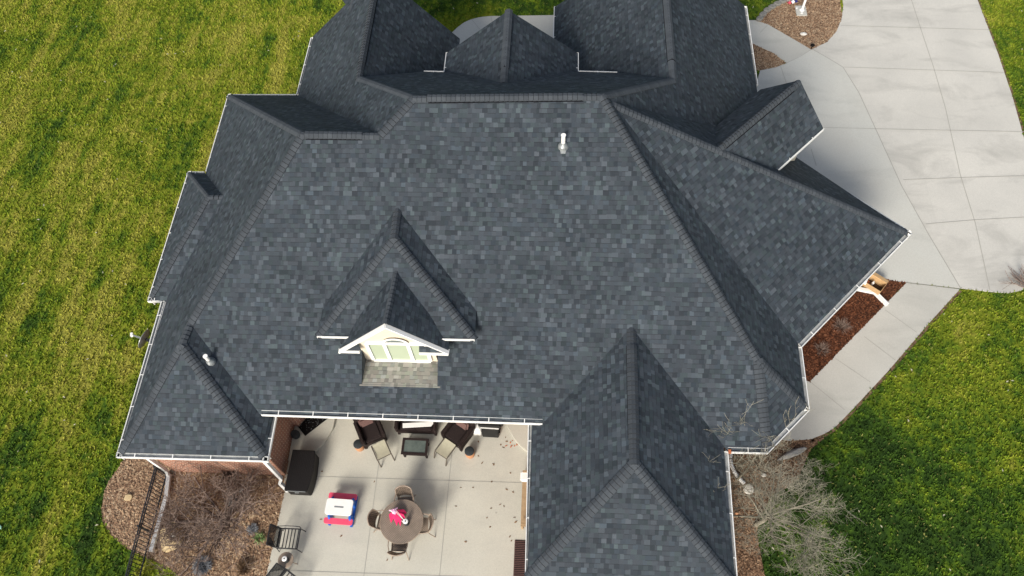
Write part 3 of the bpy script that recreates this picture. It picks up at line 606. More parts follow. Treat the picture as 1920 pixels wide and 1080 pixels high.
for a, b, out in [((-11.944, 19.339, 2.97), (-11.899, 15.836, 2.97), (-1, 0)), ((-11.944, 19.339, 2.97), (-9.438, 19.357, 2.97), (0, 1)), ((-9.426, 22.237, 2.97), (-9.438, 19.357, 2.97), (-1, 0)), ((-12.503, 15.805, 2.97), (-12.466, 10.794, 2.97), (-1, 0)), ((-12.503, 15.805, 2.97), (-11.93, 15.813, 2.97), (0, 1)), ((-12.466, 10.794, 2.97), (-12.032, 10.804, 2.97), (0, -1)), ((-12.032, 10.804, 2.97), (-11.946, 5.927, 2.97), (-1, 0)), ((-11.946, 5.927, 2.97), (-7.695, 5.949, 2.97), (0, -1)), ((-7.695, 5.949, 2.97), (-7.717, 7.228, 2.97), (1, 0)), ((-8.042, 7.152, 3.273), (-0.288, 7.132, 3.273), (0, -1)), ((-0.688, 7.26, 2.97), (-0.624, 3.159, 2.97), (-1, 0)), ((4.668, 6.623, 2.97), (4.598, 3.364, 2.97), (1, 0)), ((4.667, 6.608, 2.97), (5.716, 6.613, 2.97), (0, -1)), ((5.716, 6.613, 2.97), (6.979, 7.865, 2.97), (1, -1)), ((6.979, 7.865, 2.97), (7.029, 9.763, 2.97), (1, 0)), ((7.029, 9.763, 2.97), (10.919, 13.749, 2.97), (1, -1)), ((10.919, 13.749, 2.97), (7.763, 16.644, 2.97), (1, 1)), ((6.939, 19.931, 2.97), (6.972, 23.929, 2.97), (1, 0)), ((8.055, 16.212, 4.887), (6.499, 14.61, 4.887), (0.866222000782418, -0.8589646119226065)), ((-0.281, 23.929, 2.97), (-0.281, 19.5, 2.97), (-1, 0)), ((-3.855, 19.622, 4.698), (-3.855, 18.2, 4.698), (-1, 0)), ((0.609, 19.622, 4.698), (0.609, 18.2, 4.698), (1, 0)), ((-4.434, 18.436, 5.032), (-3.769, 18.344, 5.103), (0, 1)), ((0.602, 18.552, 4.944), (1.825, 18.366, 5.085), (0, 1))]: gutter(a, b, out)
# thin edge trims without trough (rakes and cornice returns)
def trim(a, b, w=.03, h=.07, name='rake_trim', par=None): return MB().bar(a, b, w, h).build(name, M['white'], par or house)
for a, b in [((-6.341, 8.812, 4.885), (-2.115, 8.827, 4.885))]: trim(a, b)

# walls
def block(pts, z1, name='wall', m='brick', z0=-.1): return MB().prism(pts, z0, z1).build(name, M[m], house)
block([(-11.72, 6.42), (-8.18, 6.42), (-8.18, 18.9), (-11.72, 18.9)], 2.8)
block([(-12.1, 11.4), (-11.6, 11.4), (-11.6, 15.3), (-12.1, 15.3)], 2.75)
block([(-8.98, 9.32), (6.5, 9.32), (6.5, 18.2), (-8.98, 18.2)], 2.82)
block([(-8.97, 18.1), (-4.2, 18.1), (-4.2, 21.7), (-8.97, 21.7)], 2.81)
block([(.22, 18.1), (6.49, 18.1), (6.49, 22.6), (.22, 22.6)], 2.79)
block([(-3.35, 18.15), (.18, 18.15), (.18, 19.0), (-3.35, 19.0)], 4.5)
block([(-.24, 2.6), (4.2, 2.6), (4.2, 9.4), (-.24, 9.4)], 2.78)
block([(4.1, 7.5), (5.3, 7.5), (6.52, 8.7), (6.52, 9.95), (10.3, 13.75), (6.52, 17.4), (4.1, 17.4)], 2.77)
def gable(k1, k2, apex, y, x0, x1, z0, m='brick', name='gable_wall'):
    za = apex[2]-.12; s1, s2 = PLN[k1][1], PLN[k2][1]; mb = MB()
    for yy in (y, y+.12):
        pts = [(apex[0], yy, za), (apex[0]-(za-z0)/s1, yy, z0), (apex[0]+(za-z0)/s2, yy, z0)]
        mb.face(pts)
    return mb.build(name, M[m], house)
gable('W2', 'E1', X['g1a'], X['g1a'][1]-.5, 0, 0, ze); gable('G3W', 'ME', X['g3a'], X['g3a'][1]-.5, 0, 0, ze); gable('G2W', 'G2E', X['g2a'], X['g2a'][1]-.4, 0, 0, z3, 'stucco')
# porch ceiling, back wall doors, posts
MB().box((-4.2, 8.3, 3.1), (7.6, 1.9, .04)).build('porch_ceiling', M['soffit'], house)
MB().box((-4.2, 7.33, 3.06), (7.9, .06, .22)).build('porch_beam', M['white'], house)
for x in (-6.0, -3.0):
    d = MB().box((x, 9.285, 1.2), (1.7, .06, 2.1)).build('porch_door', M['white'], house)
    for s_ in (-.4, .4): MB().box((x+s_, 9.245, 1.2), (.6, .03, 1.8)).build('pane', M['glass'], d)
# angled entry wall with white door under the porch corner
a_, b_ = Vector((-8.2, 8.05, 0)), Vector((-7.35, 9.34, 0)); n_ = Vector((b_.y-a_.y, -(b_.x-a_.x), 0)).normalized()
block([(-8.2, 7.95), (-8.02, 7.95), (-7.3, 9.1), (-7.3, 9.34), (-8.2, 9.34)], 2.83, 'entry_wall')
dd = MB().bar(a_.lerp(b_, .25)+n_*.14+Vector((0, 0, 1.2)), a_.lerp(b_, .8)+n_*.14+Vector((0, 0, 1.2)), .05, 2.1).build('entry_door', M['white'], house)
# dormer walls
def dbox(x0, x1, y0, y1, z0, z1, name='dormer_wall', m='stucco'): return MB().box(((x0+x1)/2, (y0+y1)/2, (z0+z1)/2), (x1-x0, y1-y0, z1-z0)).build(name, M[m], house)
dbox(-6.12, -5.36, 9.1, 9.8, 3.9, zd-.06); dbox(-3.06, -2.33, 9.1, 9.8, 3.9, zd-.06)
fw = MB(); xl, xr = -5.26, -3.24; ax, az = v['d2'][0], v['d2'][2]-.10
zs = lambda x: az-abs(x-ax)*(.93 if x < ax else 1.02)
fw.face([(xl, wy, sz1-.02), (xr, wy, sz1-.02), (xr, wy, zs(xr)), (ax, wy, az), (xl, wy, zs(xl))])
for x, s_ in ((xl, -1), (xr, 1)):
    q = [(x, wy, sz1-.02), (x, wy+.8, sz1-.02), (x, wy+.8, zs(x)), (x, wy, zs(x))]; fw.face(q if s_ < 0 else q[::-1])
fwo = fw.build('dormer_wall', M['stucco'], house)
# window: three lights and an arched head, white casing
win = MB(); wx0, wx1, wz0, wz1 = -5.02, -3.42, sz1+.12, sz1+1.12
def cas(x0, x1, z0, z1, y=wy-.03, t=.055): win.box(((x0+x1)/2, y, (z0+z1)/2), (x1-x0, t, z1-z0))
cas(wx0-.08, wx1+.08, wz0-.14, wz0-.10, wy-.06, .12); cas(wx0, wx1, wz0-.10, wz0); cas(wx0, wx1, wz1, wz1+.10)
W3 = (wx1-wx0); xs = [wx0, wx0+W3*.30, wx0+W3*.70, wx1]
for x in xs: cas(x-.05, x+.05, wz0, wz1)
cxm = (xs[1]+xs[2])/2; rw = (xs[2]-xs[1])/2+.04
for i in range(14):
    a0, a1 = math.pi*i/14, math.pi*(i+1)/14
    P = [(cxm+q*rw*math.cos(t_), wy-.058, wz1+.10+q2*.30*math.sin(t_)) for t_, q, q2 in ((a0, 1, 1), (a1, 1, 1), (a1, .80, .66), (a0, .80, .66))]
    win.face(P)
wino = win.build('dormer_window', M['white'], house)
for x0, x1 in zip(xs, xs[1:]):
    MB().box(((x0+x1)/2, wy-.014, (wz0+wz1)/2), (x1-x0-.09, .012, wz1-wz0)).build('pane', M['pane'], wino)
p_ = MB(); p_.face([(cxm+rw*.82*math.cos(math.pi*i/14), wy-.02, wz1+.10+.20*math.sin(math.pi*i/14)) for i in range(15)]); p_.build('pane', M['glass'], wino)
# rake boards and cornice returns of the small gable
fy = v['d2'][1]; fe = v['d3'][1]; z2 = v['d3'][2]-.02
apx = Vector((v['d2'][0], fy-.03, v['d2'][2]-.07))
for k_ in ('d3', 'd4'):
    e = Vector((v[k_][0], v[k_][1]-.03, v[k_][2]-.04)); MB().bar(apx, e, .05, .15, up=(0, -1, 0)).build('rake_board', M['white'], dg)
for x0, x1 in ((v['d3'][0]+.02, xl+.05), (xr-.36, v['d4'][0]-.02)):
    zz = z2-.06
    MB().bar((x0, fe-.03, zz+.02), (x1, fe-.03, zz+.02), .06, .09).build('cornice_return', M['white'], dg)
    s_ = MB(); s_.face([(x0, fe-.03, zz+.06), (x1, fe-.03, zz+.06), (x1, fe+.12, zz+.16), (x0, fe+.12, zz+.16)], [(x0, 0), (x1, 0), (x1, .2), (x0, .2)]); s_.build('cornice_shingles', M['shingle'], dg)
# wall of the diagonal dormer
dc = (Vector(v['D6'])+Vector(v['v26']))/2
MB().box((dc.x+.25, dc.y+.25, 4.0), (2.7, 1.75, 1.85), R(45)).build('dormer_wall', M['stucco'], house)

# vent pipes through the shingles
def vpipe(x, y, z, h, lean=(0, 0)):
    b = MB().lathe([(.15, -.06), (.13, .0), (.075, .07), (.06, .10)], (x, y, z), 16); b.face([(x-.06, y-.20, z-.115), (x+.06, y-.20, z-.115), (x+.11, y+.0, z+.01), (x-.11, y+.0, z+.01)])
    p = MB().tube([(x, y, z-.02), (x+lean[0], y+lean[1], z+h)], .055, 14, False).mat(1)
    p.lathe([(.04, h-.06), (.04, h-.05)], (x, y, z)); q = p.build('vent_pipe', [M['white'], M['dark']], house, smooth=False)
    b.build('flashing', M['steel'], q); MB().lathe([(.058, 0), (.066, 0), (.066, .02), (.058, .02)], (x+lean[0], y+lean[1], z+h), 14).build('pipe_lip', M['white'], q)
a_ = (0.122, 13.505, 7.243); vpipe(a_[0], a_[1], a_[2], .38)
a_ = (-9.451, 8.347, 4.171); vpipe(a_[0], a_[1], a_[2], .30)
# downspouts
def spout(pts, w=.10, m='gutter', name='downspout'):
    return MB().tube(pts, w*.62, 4, True).build(name, M[m], house)
g1, g2, g3_ = (-10.99, 5.921, 2.85), (-11.843, 6.392, 0.1), (-11.71, 3.997, 0.08)
spout([(-11.72, 6.2, 2.85), (-11.80, 6.34, 2.5), (-11.80, 6.34, .35), (-11.81, 6.25, .15)])
spout([(-11.81, 6.3, .12), (g3_[0]+.02, 5.6, .14), (g3_[0], g3_[1], .13)], .13, name='drain_extension')
spout([(-7.8, 6.0, 2.85), (-8.12, 6.22, 2.4), (-8.16, 6.2, .45), (-8.22, 6.1, .3), (-8.0, 5.93, .06)], .11)
spout([(9.201, 11.983, 2.9), (10.02, 13.45, 2.5), (10.02, 13.45, .2)])
spout([(10.02, 13.45, .12), (10.748, 13.295, 0.1), (11.091, 12.828, 0.07)], .13, name='drain_extension')
spout([(4.86, 6.9, 2.85), (4.86, 7.04, 2.5), (4.86, 7.04, .2)])

# ---------------------------------------------------------------- patio furniture
def bowed(x0, x1, y, z, n, bow):          # points of a bar bowed towards +y
    return [(x0+(x1-x0)*i/n, y+bow*(1-(2*i/n-1)**2), z) for i in range(n+1)]
def bronze_chair(label, loc, rz):
    t = thing('patio_chair', label, 'chair', loc, rz, 'chairs around the round bronze table')
    s = MB(); N = 8
    for i in range(N):
        y0, y1 = -.24+.48*i/N, -.24+.48*(i+1)/N; z = lambda y: .43-.03*math.cos(y*5); w = lambda y: .235-.03*(y+.24)
        s.face([(-w(y0), y0, z(y0)), (w(y0), y0, z(y0)), (w(y1), y1, z(y1)), (-w(y1), y1, z(y1))])
    s.build('seat', M['lattice'], t)
    f = MB(); f.tube([(-.24, -.24, .42), (.24, -.24, .42), (.21, .24, .43), (-.21, .24, .43), (-.24, -.24, .42)], .014, 6); f.build('seat_frame', M['tan_metal'], t)
    b = MB(); n = 8
    lo, mi, hi = bowed(-.21, .21, .25, .50, n, .05), bowed(-.235, .235, .31, .70, n, .07), [(p[0], p[1], p[2]+.05*(1-(2*i/n-1)**2)) for i, p in enumerate(bowed(-.23, .23, .37, .86, n, .08))]
    for A, B in ((lo, mi), (mi, hi)):
        for i in range(n): b.face([A[i], A[i+1], B[i+1], B[i]]); b.face([A[i], B[i], B[i+1], A[i+1]])
    b.build('backrest', M['lattice'], t)
    f = MB(); f.tube(hi, .02, 6); f.tube(lo, .012, 6)
    for s_ in (-1, 1): f.tube([(s_*.21, .24, .42), (s_*.235, .31, .70), (s_*.23, .37, .86)], .015, 6)
    f.build('back_frame', M['tan_metal'], t)
    for s_ in (-1, 1):
        MB().tube([(s_*.235, .30, .66), (s_*.275, .15, .67), (s_*.285, -.10, .66), (s_*.27, -.22, .60), (s_*.255, -.22, .43)], .016, 6).build('armrest', M['tan_metal'], t)
        MB().tube([(s_*.24, -.23, .42), (s_*.245, -.22, .2), (s_*.26, -.26, .01)], [.016, .013, .015], 6).build('leg', M['tan_metal'], t)
        MB().tube([(s_*.21, .24, .43), (s_*.22, .30, .2), (s_*.25, .40, .01)], [.016, .013, .015], 6).build('leg', M['tan_metal'], t)
    return t
TC = Vector((-4.301, 4.999, 0.72)); TC.z = .035
bc = [(90, 'bronze lattice chair tucked in at the house side of the round table', .53), (178, 'bronze lattice chair between the round table and the pink play table', .50),
      (-4, 'bronze lattice chair on the side of the round table away from the play table', .50), (266, 'bronze lattice chair at the side of the round table farthest from the house', .54)]
for a, lb, d in bc:
    th = R(a); bronze_chair(lb, (TC.x+math.cos(th)*d, TC.y+math.sin(th)*d, TC.z), th-math.pi/2+R({90: 6, 178: -4, -4: 8, 266: 4}[a]))
t = thing('round_table', 'round bronze lattice dining table in the middle of the patio', 'table', TC)
MB().lathe([(.60, .68), (.625, .69), (.625, .705), (.60, .712)], n=48).build('tabletop', M['lattice'], t)
MB().tube([(.62*math.cos(i*math.pi/20), .62*math.sin(i*math.pi/20), .70) for i in range(41)], .014, 6, False).build('rim', M['tan_metal'], t)
MB().lathe([(.10, .66), (.035, .62), (.03, .3), (.06, .05), (.18, .03), (.18, 0)], n=16).build('pedestal', M['tan_metal'], t)
for i in range(4):
    a = R(45+90*i); MB().tube([(0.05*math.cos(a), .05*math.sin(a), .3), (.25*math.cos(a), .25*math.sin(a), .22), (.42*math.cos(a), .42*math.sin(a), .01)], .018, 6).build('leg', M['tan_metal'], t)
def torch(label, x, y, z):
    t = thing('table_torch', label, 'torch', (x, y, z), 0, 'torches on the patio tables')
    MB().lathe([(.075, 0), (.08, .02), (.07, .12), (.03, .16), (.022, .2)], n=18).build('fuel_bowl', M['rubber'], t)
    MB().lathe([(.02, .2), (.045, .22), (.072, .235), (.076, .25), (.055, .262), (.025, .262)], n=20).build('flame_guard', M['white'], t)
    MB().lathe([(.018, .255), (.018, .275)], n=10).build('wick', M['dark'], t)
torch('black torch with white ring beside the pink parasol on the round table', -4.14, 4.95, .748)
# pink folded parasol lying on the table
t = thing('folded_parasol', 'small folded pink parasol with pale tips leaning over the round table', 'parasol', (0, 0, 0))
G_ = Vector((-4.52, 5.23, 1.05)); hem = [(-4.685, 5.168, 0.78), (-4.595, 4.932, 0.77), (-4.518, 5.051, 0.85), (-4.416, 4.863, 0.77), (-4.374, 5.011, 0.85), (-4.307, 4.852, 0.77), (-4.282, 5.027, 0.86), (-4.192, 5.08, 0.78), (-4.234, 5.163, 0.87), (-4.162, 5.23, 0.79), (-4.253, 5.316, 0.86), (-4.374, 5.327, 0.8)]
cl = MB(); pale = MB()
for a, b in zip(hem, hem[1:]):
    a, b = Vector(a), Vector(b); ga, gb = G_.lerp(a, .30), G_.lerp(b, .30)
    cl.face([ga, a, b, gb]); cl.face([ga+Vector((0, 0, -.004)), gb+Vector((0, 0, -.004)), b+Vector((0, 0, -.004)), a+Vector((0, 0, -.004))]); pale.face([G_, ga, gb])
cl.build('canopy', M['cloth_pink'], t); pale.build('canopy_top', M['cloth_pale'], t)
for q in ((730,957,.95), (745,952,.98), (742,962,.95)):
    MB().tube([G_.lerp(Vector(PXV(q)), .1), Vector(PXV(q))], [.035, .02], 6).build('tip', M['cloth_pale'], t)
for q in ((742,960), (744,958), (746,961)): MB().tube([PXV((q[0], q[1], 1.02)), (-4.17, 4.97, .93)], .006, 5).build('rib', M['white'], t)
MB().tube([(-4.612, 5.239, 1.06), (-4.227, 4.96, 0.77)], .012, 6).build('pole', M['white'], t)

# child's play table
pa, pb = Vector((-6.683, 5.646, 0.5)), Vector((-5.91, 5.626, 0.5)); pc = Vector((-6.242, 5.396, 0.5)); pc.z = .035
t = thing('play_table', 'small plastic picnic table with white top, pink benches and blue frame', 'play table', pc, R(-2))
def rrect(w, d, rad, bow=0., n=5):
    P = []
    for cx, cy, a0 in ((w/2-rad, d/2-rad, 0), (-w/2+rad, d/2-rad, 90), (-w/2+rad, -d/2+rad, 180), (w/2-rad, -d/2+rad, 270)):
        P += [(cx+rad*math.cos(R(a0+90*i/n)), cy+rad*math.sin(R(a0+90*i/n))) for i in range(n+1)]
    return [(x, y*(1+bow*(1-(2*x/w)**2))) for x, y in P]
MB().prism(rrect(.80, .46, .07, .12), .46, .50).build('tabletop', M['white'], t, bevel=.012)
MB().prism(rrect(.28, .045, .02), .499, .503).build('handle_slot', M['steel'], t)
for s_ in (-1, 1):
    b = MB(); P = rrect(.86, .17, .05)
    b.prism([(x, y+s_*(.36+.05*(1-(2*x/.86)**2))) for x, y in P], .26, .31); b.build('bench', M['pink'], t, bevel=.014)
    fx = .34 if s_ > 0 else -.28; MB().box((fx, 0, .36), (.07, .60, .07)).box((fx, -.22, .2), (.06, .16, .3), 0, Matrix.Rotation(R(20), 3, 'X')).box((fx, .22, .2), (.06, .16, .3), 0, Matrix.Rotation(R(-20), 3, 'X')).box((fx+.02*s_, 0, .07), (.08, .92, .07)).build('side_frame', M['blue'], t, bevel=.012)

# resin deck box
t = thing('deck_box', 'large dark brown resin deck box against the brick wall', 'storage box', (-7.55, 6.42, .035), R(-1))
MB().prism([(-.36, -.60), (.30, -.60), (.335, -.40), (.36, 0), (.335, .40), (.30, .60), (-.36, .60)], 0, .52).build('body', M['resin'], t, bevel=.02)
lid = MB(); lid.prism([(-.38, -.63), (.31, -.63), (.35, -.42), (.385, 0), (.35, .42), (.31, .63), (-.38, .63)], .52, .585); lid.build('lid', M['resin'], t, bevel=.015)
g_ = MB()
for i in range(13): g_.box((-.33+i*.052, 0, .588), (.018, 1.16, .008))
g_.build('lid_grooves', M['resin'], t); MB().box((-.02, -.632, .56), (.56, .012, .035)).build('front_trim', M['steel'], t); MB().box((-.02, -.645, .46), (.12, .02, .05)).build('latch', M['steel'], t)

# wicker lounge chairs, ottomans, loveseat, coffee table
def lounge(label, loc, rz, pillow):
    t = thing('lounge_chair', label, 'armchair', loc, rz, 'dark wicker lounge chairs under the porch edge')
    MB().box((0, 0, .22), (.74, .78, .20)).build('base', M['wicker'], t, bevel=.02)
    c = MB().box((0, -.04, .40), (.54, .66, .14)).build('seat_cushion', M['cush_dark'], t, bevel=.035)
    MB().box((0, .36, .56), (.70, .12, .60), 0, Matrix.Rotation(R(-14), 3, 'X')).build('backrest', M['wicker'], t, bevel=.03)
    if pillow: MB().box((.0, .22, .62), (.46, .14, .38), 0, Matrix.Rotation(R(-18), 3, 'X')).build('pillow', M['cush_mauve'], t, bevel=.05)
    for s_ in (-1, 1):
        MB().box((s_*.33, -.02, .44), (.12, .80, .34)).build('armrest', M['wicker'], t, bevel=.03)
        for y in (-.36, .36): MB().box((s_*.33, y, .07), (.07, .07, .14), taper=1.2).build('leg', M['wicker'], t)
    return t
lounge('dark wicker lounge chair with mauve pillow, nearer the deck box', (-5.68, 7.83, .035), R(28), True)
lounge('dark wicker lounge chair with mauve pillow, nearer the covered grill', (-2.90, 7.86, .035), R(-33), True)
def ottoman(label, loc, rz):
    t = thing('ottoman', label, 'ottoman', loc, rz, 'cream sling ottomans')
    s = MB()
    for i in range(8):
        y0, y1 = -.25+.5*i/8, -.25+.5*(i+1)/8; z = lambda y: .40-.03*math.cos(y*6)+.02
        s.face([(-.20, y0, z(y0)), (.20, y0, z(y0)), (.20, y1, z(y1)), (-.20, y1, z(y1))])
    s.build('sling', M['cream'], t)
    for s_ in (-1, 1): MB().tube([(s_*.225, -.36, .01), (s_*.225, -.28, .30), (s_*.225, -.22, .41), (s_*.225, .22, .41), (s_*.225, .28, .3), (s_*.225, .33, .01)], .02, 6).build('side_rail', M['ott_metal'], t)
    for y in (-.25, .25): MB().bar((-.22, y, .39), (.22, y, .39), .025).build('cross_bar', M['ott_metal'], t)
ottoman('cream ottoman in front of the lounge chair nearer the deck box', (-5.24, 7.19, .035), R(30))
ottoman('cream ottoman in front of the lounge chair nearer the covered grill', (-3.26, 7.30, .035), R(-32))
t = thing('loveseat', 'dark wicker loveseat half under the porch gutter', 'sofa', (-4.24, 8.2, .035), 0)
MB().box((0, 0, .20), (1.24, .74, .18)).build('base', M['wicker'], t, bevel=.02)
MB().box((0, .38, .55), (1.24, .12, .6), 0, Matrix.Rotation(R(-12), 3, 'X')).build('backrest', M['wicker'], t, bevel=.03)
for s_ in (-1, 1):
    MB().box((s_*.25, -.02, .36), (.48, .62, .12)).build('seat_cushion', M['cush_dark'], t, bevel=.03)
    MB().box((s_*.60, 0, .42), (.11, .78, .36)).build('armrest', M['wicker'], t, bevel=.03)
    for y in (-.34, .34): MB().box((s_*.58, y, .06), (.07, .07, .12)).build('leg', M['wicker'], t)
o = MB().prism([(-.44, -.10), (.44, -.02), (.54, .13), (-.46, .05)], 0, .02).build('white_board', M['white']); o.location = (-4.20, 7.98, .505); tag(o, 'long white board lying on the loveseat cushions', 'board')
for dx, nm in ((-.38, 'white folded cloth on the loveseat, nearer the deck box'), (.06, 'white folded cloth on the loveseat, nearer the grill')):
    o = MB().box((0, 0, .03), (.15, .10, .05), R(8)).build('folded_cloth', M['white'], None, bevel=.015); o.location = (-4.22+dx, 8.17, .50); tag(o, nm, 'cloth', 'folded cloths on the loveseat')
t = thing('coffee_table', 'low dark coffee table with a glass top in front of the loveseat', 'coffee table', (-4.21, 7.32, .035), R(-1))
MB().box((0, .225, .42), (.80, .07, .05)).box((0, -.225, .42), (.80, .07, .05)).box((-.365, 0, .42), (.07, .38, .05)).box((.365, 0, .42), (.07, .38, .05)).build('top_frame', M['wicker'], t)
MB().box((0, 0, .425), (.66, .38, .012)).build('glass_top', M['glass'], t)
MB().box((0, 0, .12), (.66, .38, .03)).build('shelf', M['wicker'], t)
for sx in (-1, 1):
    for sy in (-1, 1): MB().box((sx*.34, sy*.20, .2), (.05, .05, .4)).build('leg', M['wicker'], t)
for lb, q in (('terracotta drum stool with black lid, nearer the deck box', (-5.98, 7.35)), ('terracotta drum stool with black lid, nearer the covered grill', (-2.53, 7.24))):
    t = thing('drum_stool', lb, 'stool', (*q, .035), 0, 'terracotta drum stools')
    MB().lathe([(.105, 0), (.14, .08), (.15, .2), (.145, .32), (.13, .37)], n=24).build('drum', M['terracotta'], t, smooth=True)
    MB().lathe([(.145, .37), (.15, .38), (.148, .41), (.12, .425)], n=24).build('lid', M['rubber'], t, smooth=True)
# covered grill and a white bin
t = thing('covered_grill', 'gas grill under a black fabric cover at the porch edge', 'grill', (-1.93, 8.02, .035), R(-2))
MB().box((0, .12, .36), (.56, .42, .72), taper=1.1).build('cart_cover', M['grillcover'], t, bevel=.04)
MB().box((0, .10, .84), (.86, .50, .26), taper=.86).build('hood_cover', M['grillcover'], t, bevel=.07)
MB().box((0, -.13, .66), (.56, .03, .02)).build('cover_strap', M['white'], t)
MB().box((0, -.15, .33), (.52, .05, .62), 0, Matrix.Rotation(R(-6), 3, 'X')).build('front_flap', M['grillcover'], t, bevel=.02)
t = thing('white_bin', 'small white bin between the lounge chair and the covered grill', 'bin', (-2.36, 8.0, .035), 0)
MB().box((0, 0, .2), (.26, .26, .4), taper=1.1).build('bin', M['white'], t, bevel=.02); MB().lathe([(.11, .40), (.12, .42), (.08, .47)], n=16).build('lid', M['white'], t)
# door mats
t = thing('door_mat', 'black cut-out rubber mat lying crooked at the covered side door', 'mat', (-7.63, 8.12, .156), R(44))
MB().box((0, 0, .006), (.86, .50, .010)).build('mat', M['dark'], t)
sp = MB(); rr = random.Random(3)
for i in range(60):
    x, y = rr.uniform(-.38, .38), rr.uniform(-.21, .21); sp.lathe([(.009, .0115), (.009, .0135)], (x, y, 0), 6)
sp.build('cut_outs', M['steel'], t)
t = thing('outdoor_rug', 'dark ribbed mat half under the east wing gutter', 'mat', (-.80, 4.1, .036), R(0))
MB().box((0, 0, .006), (.50, 1.3, .012)).build('mat', M['cush_mauve'], t)
rb = MB()
for i in range(26): rb.box((0, -.62+i*.05, .016), (.46, .018, .006))
rb.build('ribs', M['dark'], t)
t = thing('boot_urn', 'round dark urn by the angled brick entry wall', 'urn', (-8.02, 7.62, .15), 0)
MB().lathe([(.07, 0), (.12, .08), (.14, .2), (.10, .28), (.12, .31)], n=18).build('bowl', M['rubber'], t, smooth=True)
# teak bench under the gutter
t = thing('teak_bench', 'long teak bench along the east wing wall, mostly under the gutter', 'bench', (-.62, 5.85, .035), 0)
MB().box((0, 0, .40), (.52, 1.6, .04)).build('seat', M['wood'], t, bevel=.008)
MB().box((.25, 0, .68), (.04, 1.6, .45)).build('backrest', M['wood'], t, bevel=.008)
for y in (-.76, .76):
    MB().box((-.22, y, .20), (.06, .06, .40)).build('leg', M['wood'], t); MB().box((.22, y, .20), (.06, .06, .40)).build('leg', M['wood'], t); MB().box((0, y, .60), (.50, .06, .04)).build('armrest', M['wood'], t)
o = MB().box((0, 0, .08), (.40, .30, .14)).build('white_cushion', M['white'], None, bevel=.04); o.location = (-.72, 6.75, .50); tag(o, 'white cushion at the house end of the teak bench', 'cushion')
o.location = (-.74, 6.48, .457)

# black steel chairs and the little side table by the bed
def black_chair(label, loc, rz):
    t = thing('slatted_chair', label, 'chair', loc, rz, 'black steel chairs beside the gravel bed')
    s = MB()
    for i in range(6): s.bar((-.27, -.26+i*.1, .40), (.27, -.26+i*.1, .40), .028, .012)
    s.build('seat_slats', M['black_metal'], t)
    MB().bar((-.28, -.30, .395), (.28, -.30, .395), .03).bar((-.28, -.30, .395), (-.28, .28, .395), .03).bar((.28, -.30, .395), (.28, .28, .395), .03).bar((-.28, .28, .395), (.28, .28, .395), .03).build('seat_frame', M['black_metal'], t)
    b = MB(); P = lambda x, z: (x, .28+(z-.42)*.32, z)
    for i in range(15):
        u = -.28+.04*i
        for s_ in (1, -1):
            z0, z1 = .46, .88; x0, x1 = u, u+s_*.28
            if abs(x1) > .28: f = (.28-abs(x0))/abs(x1-x0) if s_*x1 > .28 else 1; x1 = max(-.28, min(.28, x1)); z1 = .46+.42*abs(x1-x0)/.28
            if z1-z0 > .02: b.bar(P(x0, z0), P(x1, z1), .014, .006)
    for i in range(11):
        z0 = .46+.04*i
        for s_ in (1, -1):
            dz = .88-z0
            if dz > .02: b.bar(P(-s_*.28, z0), P(-s_*.28+s_*.28*dz/.42, .88), .014, .006)
    b.build('back_lattice', M['black_metal'], t)
    MB().bar(P(-.28, .45), P(-.28, .90), .03).bar(P(.28, .45), P(.28, .90), .03).bar(P(-.28, .90), P(.28, .90), .03).bar(P(-.28, .45), P(.28, .45), .025).build('back_frame', M['black_metal'], t)
    for s_ in (-1, 1):
        MB().tube([P(s_*.29, .62), (s_*.31, .1, .62), (s_*.31, -.22, .61), (s_*.31, -.32, .55), (s_*.30, -.31, .40)], .014, 6).build('armrest', M['black_metal'], t)
        MB().tube([(s_*.29, -.30, .40), (s_*.30, -.34, .0)], .015, 6).build('leg', M['black_metal'], t); MB().tube([(s_*.29, .28, .42), (s_*.30, .34, .0)], .015, 6).build('leg', M['black_metal'], t)
    return t
black_chair('black steel slatted chair in full view beside the gravel bed', (-7.60, 4.46, .035), R(90))
black_chair('black steel slatted chair cut off by the bottom edge, beyond the little round table', (-7.42, 3.22, .035), R(58))
t = thing('side_table', 'small round bronze side table between the two black chairs', 'side table', (-7.54, 3.85, .035), 0)
MB().lathe([(.215, .47), (.225, .48), (.225, .49), (.21, .495)], n=28).build('tabletop', M['tan_metal'], t)
for i in range(3):
    a = R(-5+120*i); MB().tube([(.04*math.cos(a), .04*math.sin(a), .47), (.10*math.cos(a), .10*math.sin(a), .25), (.21*math.cos(a), .21*math.sin(a), 0)], .013, 6).build('leg', M['tan_metal'], t)
torch('black torch with white ring on the little side table between the black chairs', -7.50, 3.84, .53)

# ---------------------------------------------------------------- fence, satellite dish
fa, fb = Vector((-11.894, 6.327, 0.92)), Vector((-11.863, 3.296, 0.92)); fa.z = fb.z = 0; fb = fa+(fb-fa)*1.25
t = thing('steel_fence', 'black steel picket fence crossing the gravel bed and lawn', 'fence', (0, 0, 0))
L = (fb-fa).length; tt = (fb-fa).normalized(); up = Vector((0, 0, 1))
for z in (.90, .78, .12): MB().bar(fa+up*z, fb+up*z, .035, .03).build('rail', M['black_metal'], t)
pk = MB(); n = int(L/.105)
for i in range(1, n): p = fa+tt*(i*L/n); pk.bar(p+up*.05, p+up*.91, .018, .018, up=(1, 0, 0))
pk.build('pickets', M['black_metal'], t)
for f in (.01, .47, .93): p = fa+tt*L*f; MB().bar(p, p+up*.98, .055, .055, up=(1, 0, 0)).build('post', M['black_metal'], t)
dpos = Vector((-12.566, 9.818, 2.4)); t = thing('satellite_dish', 'grey satellite dish with feed arm mounted at the west eave', 'satellite dish', dpos, 0)
